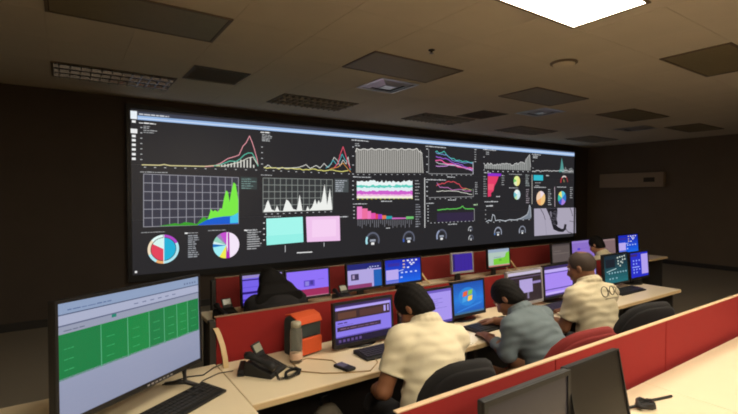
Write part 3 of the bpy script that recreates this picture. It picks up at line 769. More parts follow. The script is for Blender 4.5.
# ---------------------------------------------------------------- chairs
def make_chair(fab, label, loc, rz, ztop=1.02, bw=.46, sh=.40):
    t = thing('office_chair', label, 'chair', (loc[0], loc[1], 0), rz)
    MB().pad(bw, .52, .075, curve=.055, power=2.8, taper=-.06, sag=-.02, m=Matrix.Translation((0, -.235, ztop - .25)) @ Matrix.Rotation(R(6), 4, 'X')).build('backrest', fab, t, True)
    MB().pad(bw - .03, .48, .022, curve=.055, power=2.8, taper=-.06, sag=-.02, m=Matrix.Translation((0, -.272, ztop - .252)) @ Matrix.Rotation(R(6), 4, 'X')).build('back_shell', fab, t, True)
    MB().pad(.48, .46, .08, curve=.0, power=3, m=Matrix.Translation((0, 0, sh)) @ Matrix.Rotation(R(90), 4, 'X')).build('seat', fab, t, True)
    MB().tube([(0, .02, sh - .048), (0, -.2, sh - .048), (0, -.285, sh + .03), (0, -.292, .55), (0, -.295, ztop - .27)], .02, 8).build('back_support', 'black', t, True)
    MB().lathe([(.035, .1), (.035, .24), (.02, .24), (.02, sh - .045)], 14).build('gas_column', 'metal', t, True)
    MB().lathe([(.05, .065), (.05, .12), (.036, .13)], 14).build('hub', 'black', t, True)
    for k in range(5):
        a = R(72 * k + 90); ca, sa = math.cos(a), math.sin(a)
        MB().tube([(.03 * ca, .03 * sa, .095), (.27 * ca, .27 * sa, .07)], [.024, .015], 8).build('base_leg', 'black', t, True)
        MB().tube([(.27 * ca - .02 * sa, .27 * sa + .02 * ca, .028), (.27 * ca + .02 * sa, .27 * sa - .02 * ca, .028)], .028, 12).build('caster', 'black', t, True)
    for s in (-1, 1):
        MB().tube([(s * .20, .08, sh - .035), (s * .27, .08, sh - .02), (s * .285, .06, .55), (s * .285, .03, .61)], .014, 8).build('arm_post', 'black', t, True)
        MB().box(s * .285 - .03, -.09, .61, s * .285 + .03, .13, .635).build('arm_pad', 'black', t, bev=.01, seg=3)
    return t
make_chair('black_soft', 'black office chair under the man in the cream polo shirt', (1.285, 1.42), R(-12), 1.04, .37, .455)
make_chair('red_seat', 'dark red office chair behind the man in the grey-blue shirt', (2.085, 1.405), R(-8), 1.025, .53, .425)
make_chair('black_soft', 'black office chair under the man in the printed beige shirt', (2.86, 1.45), R(-16), 1.04, .46, .475)
make_chair('black_soft', 'black office chair under the dark-haired woman in the second row', (1.22, 2.79), R(0), .93, .46, .415)
make_chair('black_soft', 'black office chair under the distant person in the cream top', (5.50, 2.80), R(0), .9, .46, .368)

# ---------------------------------------------------------------- monitors
def S(cv, bg): cv.rect(0, 0, 1, 1, bg, 0)
VI = col(138, 122, 232); LV = col(176, 160, 238); DKB = col(44, 32, 40)
def ui_table(c):
    S(c, VI); c.rect(0, .93, 1, 1, col(60, 44, 90), 1); c.rect(.02, .86, .98, .925, LV, 1)
    c.rect(0, .60, .98, .86, col(62, 42, 46), 1); c.rect(.05, .64, .36, .8, col(96, 62, 50), 2); c.rect(.42, .64, .84, .8, col(84, 54, 50), 2)
    c.rect(.86, .66, .9, .82, LV, 3); c.rect(.93, .66, .955, .82, LV, 3)
    c.text(.04, .2, .52, .03, col(70, 50, 120), 2); c.rect(.02, .47, .3, .48, col(90, 76, 160), 2)
    c.rect(.03, .33, .8, .44, col(58, 40, 60), 1); c.text(.08, .75, .37, .03, col(120, 90, 120), 2)
    c.rect(0, 0, 1, .17, col(34, 26, 52), 1); c.rect(0, .17, .98, .2, col(100, 84, 180), 1)
    for k in range(6): c.rect(.05 + k * .07, .05, .09 + k * .07, .12, col(90, 70, 130), 2)
def ui_page(c):
    S(c, col(166, 148, 236)); c.rect(0, .92, 1, 1, col(110, 90, 190), 1)
    for k in range(4): c.rect(.5, .72 - k * .06, .5 + random.uniform(.2, .35), .735 - k * .06, col(130, 112, 206), 1)
    c.rect(.48, .45, .9, .46, col(120, 102, 196), 1); c.rect(0, 0, 1, .07, col(80, 66, 150), 1)
def ui_winlogo(c):
    for k in range(14):
        t = k / 13; c.rect(0, k / 14, 1, (k + 1) / 14, col(16 + 20 * (1 - abs(t - .45)), 84 + 40 * (1 - abs(2 * t - .9)), 178 + 40 * (1 - abs(2 * t - .9))), 0)
    c.poly([(.1, .07), (.9, .25), (.95, .33), (.1, .1)], col(50, 130, 216), 1)
    for (x, z, cc) in ((.30, .54, (226, 96, 52)), (.47, .57, (130, 196, 70)), (.28, .36, (70, 160, 226)), (.455, .385, (246, 204, 70))):
        c.poly([(x, z), (x + .145, z + .03), (x + .165, z + .185), (x + .02, z + .155)], col(*cc), 2)
    c.arc(.46, .54, 0, .30, 0, 360, col(40, 130, 214), 1, 20)
    c.rect(0, 0, 1, .06, col(60, 110, 150), 2)
def ui_panes(c):
    S(c, col(46, 34, 40)); c.rect(0, .9, 1, 1, col(196, 186, 214), 1); c.rect(.0, .8, 1, .84, col(90, 74, 100), 1)
    c.rect(.33, .3, .72, .74, col(176, 160, 216), 1); c.rect(.72, .56, .98, .64, col(150, 132, 190), 2)
    c.rect(.05, .3, .3, .34, col(90, 72, 90), 1); c.rect(.55, .1, .6, .3, col(130, 118, 150), 1)
def ui_lilac(c):
    S(c, col(166, 136, 240)); c.rect(0, .9, 1, 1, col(60, 44, 100), 1); c.rect(0, .8, 1, .9, col(190, 172, 240), 1); c.rect(0, .76, 1, .79, col(90, 70, 170), 1)
    c.rect(0, .22, 1, .25, col(70, 54, 150), 1); c.rect(0, .08, 1, .14, col(196, 176, 244), 1); c.rect(0, 0, 1, .06, col(50, 38, 90), 1)
def icons(c, xs, zs, cc, s=.028, skip=0.0):
    for x in xs:
        for z in zs:
            if random.random() > skip: c.rect(x - s, z - s, x + s, z + s, cc, 2)
def ui_teal_icons(c):
    for k in range(10): c.rect(0, k / 10, 1, (k + 1) / 10, col(30 - 10 * k / 10, 104 - 7 * k, 112 - 6.4 * k), 0)
    c.rect(.06, .56, .46, .86, col(20, 28, 40), 1)
    for (x, z) in ((.58, .88), (.68, .9), (.78, .9), (.88, .92), (.6, .76), (.8, .79), (.9, .8), (.72, .72), (.78, .68), (.6, .66), (.68, .58)): icons(c, [x], [z], col(196, 206, 196))
    icons(c, [.2, .32, .44, .56, .68, .8, .92], [.36], col(150, 190, 200), .026); icons(c, [.22, .34, .5], [.16], col(150, 190, 200), .026)
    c.line([(.1, .42), (.5, .5)], .025, col(180, 206, 206), 2)
def ui_blue_panel(c):
    S(c, col(36, 44, 196)); c.rect(.62, .1, 1, .92, col(176, 158, 236), 1); c.rect(.0, .85, .4, .95, col(60, 40, 120), 1)
    icons(c, [.18, .34, .5], [.2, .32, .55, .68], col(150, 170, 250), .03, .3)
    c.rect(.1, .4, .5, .44, col(150, 166, 246), 2)
def ui_stripes(c):
    S(c, col(118, 98, 232)); c.rect(0, .9, 1, 1, col(150, 136, 200), 1); c.rect(0, .82, 1, .86, col(40, 24, 110), 1); c.rect(0, .58, 1, .6, col(90, 74, 206), 1)
    c.rect(0, .36, 1, .44, col(44, 24, 120), 1); c.rect(0, .0, 1, .08, col(50, 36, 130), 1); c.rect(0, .12, .3, .2, col(80, 60, 190), 1)
def ui_photo(c):
    S(c, col(142, 112, 246)); c.rect(.4, .38, .66, .62, col(96, 72, 200), 1); c.rect(.43, .41, .52, .58, col(140, 130, 220), 2); c.rect(.55, .44, .62, .6, col(70, 54, 150), 2)
    c.rect(0, .02, 1, .28, col(158, 44, 92), 1); c.rect(.2, .1, .3, .2, col(200, 120, 160), 2); c.rect(0, 0, 1, .02, col(200, 140, 160), 2)
    c.text(.74, .9, .62, .02, col(100, 80, 200), 2)
def ui_feed(c):
    S(c, col(176, 164, 222)); c.rect(0, .76, 1, 1, col(30, 36, 116), 1); c.rect(.1, .34, .32, .6, col(64, 54, 90), 2); c.rect(.14, .4, .2, .56, col(170, 150, 190), 3)
    icons(c, [.66, .74, .82, .9], [.84], col(180, 186, 226), .022); icons(c, [.6, .68], [.78], col(180, 186, 226), .02)
    c.rect(0, 0, .7, .16, col(140, 60, 110), 1); c.rect(.76, 0, 1, .7, col(30, 96, 180), 1)
def ui_blue_icons(c):
    for k in range(10): c.rect(0, k / 10, 1, (k + 1) / 10, col(24, 100 - 6.6 * k, 226 - 5 * k), 0)
    c.rect(.02, .15, .36, .58, col(184, 168, 236), 1); c.rect(.0, .0, .36, .12, col(110, 120, 216), 1); c.rect(.08, .72, .4, .86, col(50, 44, 160), 1)
    for (x, z, cc) in ((.52, .92, (216, 190, 150)), (.52, .77, (216, 180, 150)), (.52, .64, (216, 190, 150)), (.64, .92, (226, 226, 240)), (.76, .92, (226, 226, 240)), (.88, .92, (226, 226, 240)), (.7, .82, (226, 226, 240)), (.8, .8, (226, 226, 240)), (.74, .74, (226, 226, 240)), (.64, .62, (226, 226, 240)), (.46, .42, (190, 206, 246)), (.58, .42, (190, 206, 246)), (.72, .42, (190, 206, 246)), (.86, .42, (190, 206, 246)), (.44, .22, (190, 206, 246))):
        icons(c, [x], [z], col(*cc), .03)
    c.line([(.36, .5), (.5, .54)], .03, col(190, 200, 240), 2)
def ui_purple_dark(c):
    S(c, col(58, 36, 152)); c.rect(.0, .1, .12, .95, col(40, 28, 100), 1)
    for k in range(3): c.rect(.42 + k * .18, .05, .43 + k * .18, .95, col(44, 28, 124), 1)
def ui_green(c):
    S(c, col(176, 196, 186)); c.rect(0, .82, 1, 1, col(150, 168, 190), 1)
    c.poly([(.24, .1), (1, .1), (1, .82), (.85, .75), (.78, .5), (.24, .44)], col(122, 204, 60), 1); c.rect(0, .0, 1, .08, col(190, 120, 110), 2)
    c.rect(.26, .5, .6, .54, col(130, 150, 170), 2); c.rect(.5, .3, .62, .42, col(90, 170, 50), 2)
def ui_grey(c):
    S(c, col(92, 82, 80)); c.rect(0, .9, 1, 1, col(70, 62, 62), 1); c.rect(.05, .45, .95, .5, col(110, 100, 96), 1); c.rect(.1, .6, .5, .63, col(112, 102, 100), 1)
def ui_mauve(c):
    S(c, col(138, 110, 198)); c.rect(0, .88, 1, 1, col(150, 126, 206), 1); c.arc(.3, .55, 0, .07, 0, 360, col(80, 60, 200), 1, 8); c.line([(.4, .56), (.85, .6)], .015, col(120, 94, 186), 1)
def ui_pinkgrey(c):
    S(c, col(128, 104, 106)); c.rect(0, .9, 1, 1, col(146, 122, 122), 1); c.rect(.1, .2, .9, .24, col(110, 90, 92), 1)

def monitor(label, x0, x1, y, zb, zt, ui, rz=0.0, bezel='bezel', tilt=4.0, off=None, bz=.014, thick=.04, desk_z=DESK):
    w_, h_ = x1 - x0, zt - zb
    t = thing('monitor', label, 'monitor', ((x0 + x1) / 2, y, desk_z), rz)
    zc = zb - desk_z
    hd = MB(); hd.box(-w_ / 2, 0, 0, w_ / 2, .022, h_); hd.box(-w_ * .36, .022, h_ * .12, w_ * .36, thick, h_ * .88)
    m4 = Matrix.Translation((0, -.02, zc)) @ Matrix.Rotation(-R(tilt), 4, 'X')
    o = hd.build('housing', bezel, t, bev=.004); o.matrix_local = m4
    ed = MB()
    for (a0, c0, a1, c1) in ((-w_ / 2, 0, w_ / 2, bz * 1.5), (-w_ / 2, h_ - bz, w_ / 2, h_), (-w_ / 2, bz * 1.5, -w_ / 2 + bz, h_ - bz), (w_ / 2 - bz, bz * 1.5, w_ / 2, h_ - bz)):
        ed.box(a0, -.006, c0, a1, -.0002, c1)
    e = ed.build('bezel', bezel, t); e.matrix_local = m4
    sw, sh = w_ - 2 * bz, h_ - 2.5 * bz
    if off:
        s = MB().box(-sw / 2, -.002, 0, sw / 2, -.0003, sh).build('screen', off, t)
        s.matrix_local = m4 @ Matrix.Translation((0, 0, bz * 1.5))
    else:
        cv = Canvas(); ui(cv)
        cv.v = [(p[0] * sw - sw / 2, p[1], p[2] * sh) for p in cv.v]
        s = cv.build('screen', 'screen', t); s.matrix_local = m4 @ Matrix.Translation((0, -.0012, bz * 1.5))
    MB().prism([(-.035, .006), (.035, .006), (.028, zc + h_ * .4), (-.028, zc + h_ * .4)], 'y', .052, .075).build('stand_neck', 'bezel', t, bev=.004)
    MB().box(-.028, .0, zc + h_ * .32, .028, .06, zc + h_ * .4).build('hinge', 'bezel', t, bev=.003)
    MB().lathe([(.115, 0), (.115, .006), (.09, .010)], 28, (0, .05, 0), sx=1.0, sy=.72).build('stand_base', 'bezel', t, True)
    return t

YM = 2.235
random.seed(5)
monitor('black monitor with a dark table page beside the orange bag', 1.262, 1.692, YM, .768, 1.03, ui_table)
monitor('black monitor with a plain lilac page in front of the man in the cream polo', 1.74, 2.215, YM, .768, 1.03, ui_page)
monitor('black monitor with the bright blue desktop and four-colour window logo', 2.225, 2.56, YM + .02, .79, 1.045, ui_winlogo)
monitor('grey-framed monitor with dark panes and one lilac box', 2.79, 3.235, YM, .79, 1.065, ui_panes, bezel='bezel_grey')
monitor('black monitor with striped violet page before the man in the printed beige shirt', 3.25, 3.68, YM, .79, 1.075, ui_lilac)
monitor('black monitor with a narrow pale strip visible past the cropped-hair head', 3.70, 4.06, YM, .79, 1.05, ui_page)
monitor('black monitor with a dark teal desktop dotted with icons', 4.14, 4.60, YM - .02, .80, 1.10, ui_teal_icons)
monitor('black monitor with deep blue page and lilac side panel, ending the first row', 4.63, 5.02, YM - .02, .81, 1.09, ui_blue_panel)
Y2 = 3.30
monitor('monitor with violet stripes half hidden by the dark-haired woman', 1.075, 1.42, Y2, .81, 1.065, ui_stripes)
monitor('violet monitor with a small picture and crimson band beside the dark-haired woman', 1.43, 1.835, Y2, .81, 1.055, ui_photo)
monitor('monitor with a pale feed page and navy header', 1.995, 2.385, Y2, .82, 1.065, ui_feed)
monitor('bright blue monitor with white icons and a lilac box above the cream polo', 2.40, 2.85, Y2, .82, 1.07, ui_blue_icons)
monitor('small grey-framed monitor with a dark purple picture', 3.26, 3.56, Y2, .85, 1.065, ui_purple_dark, bezel='bezel_grey', rz=R(-4))
monitor('monitor with a pale page and bright green area', 3.79, 4.17, Y2, .85, 1.075, ui_green)
monitor('dim monitor with a dull grey-brown page', 4.96, 5.37, Y2, .80, 1.06, ui_grey)
monitor('mauve monitor just before the distant person in the cream top', 5.39, 5.95, Y2, .80, 1.075, ui_mauve)
monitor('dull pinkish monitor behind the distant person in the cream top', 6.08, 6.5, Y2, .80, 1.06, ui_pinkgrey)
monitor('far small blue monitor with icons, last on the second desk row', 6.56, 7.16, Y2, .80, 1.09, ui_blue_icons)
monitor('switched-off monitor with a blue-grey sheen behind the beige-capped partition', .935, 1.345, .838, .80, 1.088, None, off='off_screen', tilt=1, bz=.016)
monitor('switched-off dark brown monitor tilted back, beside the coiled cable', 1.345, 1.675, .80, .80, 1.095, None, off='off_screen_brown', tilt=11, bz=.008)

# ---------------------------------------------------------------- the wide television
tv_rz = R(39); tw, th_ = .74, .425
tdir = Vector((math.cos(tv_rz), math.sin(tv_rz), 0))
tr = Vector((.538, 2.245, 0)); tc = tr - tdir * (tw / 2)
tv = thing('television', 'wide black television showing a page of green bars', 'television', (tc.x, tc.y, DESK), tv_rz)
m4 = Matrix.Translation((0, 0, .110)) @ Matrix.Rotation(R(2.4), 4, 'Y') @ Matrix.Rotation(-R(3), 4, 'X')
mb = MB(); mb.box(-tw / 2, 0, 0, tw / 2, .03, th_); mb.box(-tw * .4, .03, .05, tw * .4, .055, th_ * .7)
mb.build('housing', 'bezel', tv, bev=.004).matrix_local = m4
ed = MB(); bz = .011
for (a0, c0, a1, c1) in ((-tw / 2, 0, tw / 2, .02), (-tw / 2, th_ - bz, tw / 2, th_), (-tw / 2, .02, -tw / 2 + bz, th_ - bz), (tw / 2 - bz, .02, tw / 2, th_ - bz)):
    ed.box(a0, -.006, c0, a1, -.0002, c1)
ed.build('bezel', 'bezel', tv).matrix_local = m4
cv = Canvas(); S(cv, col(148, 154, 176))
for k in range(8): cv.rect(0, k * .045, 1, (k + 1) * .045, col(140 + k, 146 + k, 172 + k), 1)
cv.rect(0, .90, 1, 1, col(140, 158, 190), 1); cv.rect(0, .895, 1, .905, col(80, 92, 120), 2); cv.rect(0, .80, 1, .812, col(96, 104, 132), 2)
cv.rect(0, .812, 1, .895, col(168, 174, 200), 1); cv.text(.05, .3, .93, .012, col(90, 110, 150), 2); cv.text(.03, .14, .755, .012, col(96, 104, 126), 2)
cv.rect(.30, .77, .33, .80, col(30, 130, 110), 2)
for k in range(5): cv.rect(.86 + k * .025, .93, .872 + k * .025, .95, col(90, 104, 140), 2)
for k in range(6): cv.rect(.45 + k * .06, .845, .48 + k * .06, .855, col(110, 118, 150), 2)
xs = [0, .235, .405, .56, .68, .79, .89, 1.0]
for k in range(7):
    cv.rect(xs[k], .345, xs[k + 1] - .004, .735, col(22, 122 + (k % 3) * 5, 66), 1)
    if k < 6: cv.rect(xs[k + 1] - .004, .335, xs[k + 1], .74, col(84, 176, 126), 2)
    for q in range(3): cv.text(xs[k] + .03, xs[k] + .08, .42 + q * .09, .008, col(60, 166, 104), 2)
sw, sh = tw - 2 * bz, th_ - bz - .02
cv.v = [(p[0] * sw - sw / 2, p[1], p[2] * sh) for p in cv.v]
cv.build('screen', 'screen', tv).matrix_local = m4 @ Matrix.Translation((0, -.0012, .02))
for k in range(7):
    MB().box(.02 + k * .022, -.008, .006, .032 + k * .022, -.006, .012).build('button', 'bezel_grey', tv).matrix_local = m4
for s in (-1, 1):
    MB().tube([(s * .27, .02, .11), (s * .275, .018, .03), (s * .29, -.10, .008)], [.014, .012, .008], 8).build('foot', 'bezel', tv, True)
    MB().tube([(s * .275, .018, .03), (s * .275, .13, .008)], [.012, .008], 8).build('foot', 'bezel', tv, True)

# ---------------------------------------------------------------- keyboards
def keyboard(label, x, y, rz, L=.44, D=.15):
    t = thing('keyboard', label, 'keyboard', (x, y, DESK), rz)
    MB().prism([(-D / 2, 0), (D / 2, 0), (D / 2, .022), (D / 2 - .01, .025), (-D / 2, .012)], 'x', -L / 2, L / 2).build('case', 'black', t, bev=.003)
    k = MB(); sl = .013 / D
    for r in range(5):
        yy = -D / 2 + .02 + r * .023
        for cidx in range(20):
            xx = -L / 2 + .012 + cidx * (L - .024) / 20
            if cidx in (14, 16 ) and r in (2, 4): continue
            zz = .012 + (yy + D / 2) * .085
            k.box(xx + .001, yy, zz, xx + (L - .024) / 20 - .002, yy + .018, zz + .007)
    k.build('keys', 'keys', t, kind='stuff')
    return t
keyboard('black keyboard on the corner desk before the television', .375, 1.995, R(32))
keyboard('black keyboard under the dark table page monitor', 1.565, 2.065, R(-1))
keyboard('black keyboard before the bright blue window logo monitor', 2.43, 2.06, R(4))
keyboard('black keyboard before the striped violet page monitor', 3.30, 2.10, R(0))
keyboard('black keyboard before the dark teal icon monitor', 4.36, 2.10, R(0))
keyboard('dim keyboard before the bright blue icon monitor of the second row', 2.62, 3.12, R(0))

# ---------------------------------------------------------------- office phones
def phone(label, x, y, rz, coil=True, group=None):
    t = thing('desk_phone', label, 'phone', (x, y, DESK), rz, group)
    MB().prism([(-.09, 0), (.09, 0), (.09, .075), (.075, .085), (-.09, .022)], 'x', -.085, .095).build('base', 'black', t, bev=.005)
    sc = MB(); sc.box(-.005, -.006, -.04, .085, .006, .045); o = sc.build('display_tilt', 'black', t, bev=.004)
    o.matrix_local = Matrix.Translation((0, .075, .115)) @ Matrix.Rotation(-R(30), 4, 'X')
    d_ = MB().box(.005, -.0085, -.012, .075, -.0062, .035).build('display', 'grey_lcd', t, label='pale grey display'); d_.matrix_local = Matrix.Translation((0, .075, .115)) @ Matrix.Rotation(-R(30), 4, 'X')
    t.scale = (.86, .86, .86)
    kk = MB(); m_ = Matrix.Translation((0, 0, .0545)) @ Matrix.Rotation(math.atan2(.063, .165), 4, 'X')
    for i in range(4):
        for j in range(3): kk.box(.01 + j * .022, -.07 + i * .024, 0, .026 + j * .022, -.055 + i * .024, .006, 0, m_)
    kk.build('keypad', 'keys', t, kind='stuff')
    MB().tube([(-.055, -.095, .052), (-.055, -.07, .068), (-.055, -.03, .082), (-.055, .03, .10), (-.055, .07, .115), (-.055, .095, .11)], [.022, .024, .015, .015, .024, .022], 10).build('handset', 'black', t, True)
    if coil:
        pts = []
        path = [(-.06, -.105, .04), (-.085, -.135, .012), (-.05, -.185, .012), (.02, -.21, .012), (.075, -.185, .012), (.07, -.14, .012), (.015, -.13, .012), (-.04, -.155, .012), (-.03, -.20, .022), (.05, -.205, .022), (.09, -.15, .012), (.08, -.095, .02)]
        n = 300
        def lerp(u):
            s = u * (len(path) - 1); i = min(int(s), len(path) - 2); f = s - i
            return Vector(path[i]).lerp(Vector(path[i + 1]), f)
        for k in range(n):
            u = k / (n - 1); p_ = lerp(u); q = lerp(min(1, u + .01)) - lerp(max(0, u - .01)); q.normalize()
            a_ = q.cross(Vector((0, 0, 1))); a_.normalize(); b_ = q.cross(a_); ph = k * 1.3
            pts.append(p_ + (a_ * math.cos(ph) + b_ * math.sin(ph)) * .007)
        MB().tube(pts, .003, 5).build('coiled_cord', 'black', t, True)
    return t
phone('black office phone with a looped cord on the cream desk by the orange bag', .832, 2.165, R(38))
phone('dim phone behind the red partition beside the striped violet monitor', .965, 3.27, R(10), False)
phone('dim phone between the woman and the pale feed page monitor', 1.93, 3.22, R(0), False)

# ---------------------------------------------------------------- things on the first desk
bag = thing('lunch_bag', 'orange and dark grey lunch bag leaning by the red partition', 'bag', (1.118, 2.325, DESK), R(12))
mb = MB(); mb.prism([(-.062, 0), (.062, 0), (.062, .19), (.05, .215), (.0, .225), (-.055, .20), (-.062, .17)], 'x', -.088, .088); mb.build('body', 'grey_nylon', bag, bev=.012, seg=3)
mb = MB(); mb.prism([(-.074, .185), (-.066, .20), (-.05, .222), (.0, .236), (.05, .226), (.05, .221), (0, .229), (-.047, .215), (-.060, .196), (-.068, .183)], 'x', -.086, .086); mb.build('flap', 'orange', bag, bev=.003)
MB().box(-.078, -.082, .012, .08, -.058, .105).build('front_pocket', 'orange', bag, bev=.01, seg=3)
MB().tube([(-.05, -.066, .112), (.05, -.066, .112)], .003, 6).build('zip', 'black', bag)
bt = thing('water_bottle', 'clear plastic water bottle in front of the orange bag', 'bottle', (1.022, 2.205, DESK))
MB().lathe([(.028, 0), (.034, .006), (.034, .05), (.032, .058), (.034, .066), (.034, .165), (.03, .182), (.024, .188), (.024, .196)], 24).build('bottle_body', 'clear', bt, True)
MB().lathe([(.0345, .022), (.0348, .024), (.0348, .052), (.0345, .054)], 24).build('bottle_label', mat('bottle_label', col(214, 178, 150), .6), bt, True)
MB().lathe([(.027, .194), (.027, .218), (.025, .221)], 18).build('bottle_cap', 'clear_cap', bt, True)
ph_ = thing('mobile_phone', 'small black handset with a thin pale cable on the cream desk', 'phone', (1.195, 1.985, DESK), R(12)); ph_.scale = (1.25, 1.25, 1.25)
MB().box(-.024, -.045, 0, .024, .045, .012).build('body', 'black', ph_, bev=.004)
MB().box(-.019, -.01, .0121, .019, .036, .0128).build('screen', mat('phone_glass', col(92, 90, 84), .2), ph_)
MB().tube([(0, .045, .006), (.02, .10, .003), (-.04, .2, .003), (-.12, .2, .003), (-.15, .10, .003), (-.1, .02, .003), (-.03, -.045, .003), (.05, -.1, .003), (.14, -.06, .003), (.2, .03, .003)], .0025, 6).build('cable', 'cable', ph_, True)
g = thing('stapler', 'small black stapler by the foot of the beige strip', 'stapler', (.735, 2.235, DESK), R(65))
MB().prism([(-.06, 0), (.06, 0), (.06, .012), (-.06, .012)], 'y', -.018, .018).build('base', 'black', g, bev=.003)
MB().prism([(-.055, .012), (-.05, .03), (.05, .042), (.062, .036), (.06, .024), (-.03, .014)], 'y', -.016, .016).build('top_arm', 'black', g, bev=.005)

def bent_strip(label, pts, wd, group=None):
    pts = [Vector(p) for p in pts]; b = pts[0].copy()
    mb = MB(); n = len(pts); vs = []; fs = []
    for p_ in pts:
        q = p_ - b
        for (dx, dy) in ((-wd / 2, -.006), (wd / 2, -.006), (wd / 2, .006), (-wd / 2, .006)): vs.append((q.x + dx, q.y + dy, q.z))
    for i in range(n - 1):
        for k in range(4): fs.append((i * 4 + k, i * 4 + (k + 1) % 4, (i + 1) * 4 + (k + 1) % 4, (i + 1) * 4 + k))
    fs += [(3, 2, 1, 0), tuple((n - 1) * 4 + k for k in range(4))]
    mb.add(vs, fs); o = mb.build('bent_strip', 'beige', None, loc=b)
    return tag(o, label, 'cable duct', group)
bent_strip('beige bent plastic strip leaning on the red partition by the television', [(.685, 2.34, DESK), (.683, 2.352, .80), (.678, 2.378, .86), (.667, 2.402, .91), (.655, 2.417, .945)], .026)
for k, (x, lb) in enumerate(((2.88, 'tan bent strip on the second row beside the bright blue icon screen'), (2.99, 'tan bent strip on the second row nearer the small grey-framed monitor'), (4.27, 'tan bent strip next to the green page monitor'), (4.42, 'tan bent strip second along from the green page monitor'))):
    bent_strip(lb, [(x + .1, 3.44, DESK), (x + .07, 3.46, .79), (x + .04, 3.50, .86), (x + .015, 3.54, .92), (x - .01, 3.585, .985)], .02)

tag(MB().tube([(-.10, .02, .004), (.02, .05, .004), (.09, .03, .004), (.16, .10, .004), (.22, .13, .004)], .003, 6).build('power_cable', 'black', None, True, loc=(.47, 2.27, DESK)), 'thin black cable running along the desk behind the television', 'cable')
tag(MB().tube([(0, 0, .004), (.08, .10, .004), (.17, .15, .004), (.24, .14, .004)], .0025, 6).build('keyboard_cable', 'black', None, True, loc=(.46, 2.13, DESK)), 'thin dark cable leading from the keyboard toward the beige strip', 'cable')
cab = MB()
pts = [(.20, -.02, .006), (.12, .0, .006), (.06, .015, .008)]
for k in range(90):
    a_ = k / 90 * 2 * math.pi * 6; r_ = .034 + .006 * math.sin(k * 1.7)
    pts.append((r_ * math.cos(a_) * 1.35, r_ * math.sin(a_) * .8, .010 + .012 * (k / 90) + .006 * math.sin(k * .9)))
pts += [(-.05, .02, .01), (-.12, .05, .005), (-.16, .07, .005)]
tag(cab.tube(pts, .006, 6).build('coiled_cable', 'black', None, True, loc=(2.03, .895, DESK)), 'coiled black cable bundle on the cream desk by the tilted monitor', 'cable')
pp = MB().box(-.10, -.14, 0, .10, .14, .004).box(-.09, -.13, .004, .105, .145, .007, 0, Matrix.Rotation(R(6), 4, 'Z')).build('paper_stack', 'paper', None, loc=(2.05, 2.03, DESK)); pp.rotation_euler = (0, 0, R(25))
tag(pp, 'loose white papers beside the man in the cream polo', 'paper')
pp = MB().box(-.07, -.1, 0, .07, .1, .005).build('note_pad', 'paper', None, bev=.001, loc=(2.96, 2.03, DESK)); pp.rotation_euler = (0, 0, R(-20))
tag(pp, 'white note pad below the grey-framed panes monitor', 'note pad')
ms = MB().lathe([(.02, 0), (.031, .004), (.031, .014), (.022, .028), (.004, .033)], 20, sx=1.0, sy=1.6).build('computer_mouse', 'white', None, True, loc=(2.735, 2.07, DESK))
tag(ms, 'pale computer mouse by the grey-blue shirted man', 'mouse')
# a backpack on the carpet under the first desk
fb = thing('backpack', 'grey-brown backpack standing in the dark under the cream desk', 'backpack', (1.085, 1.97, 0), R(10))
MB().pad(.24, .60, .17, power=2.2, m=Matrix.Translation((0, 0, .302))).build('body', 'bag', fb, True)
MB().pad(.17, .26, .06, power=2.8, m=Matrix.Translation((0, -.085, .2))).build('pocket', 'bag', fb, True)
MB().tube([(-.03, .02, .595), (-.025, .02, .635), (.025, .02, .635), (.03, .02, .595)], .008, 8).build('handle', 'black', fb, True)

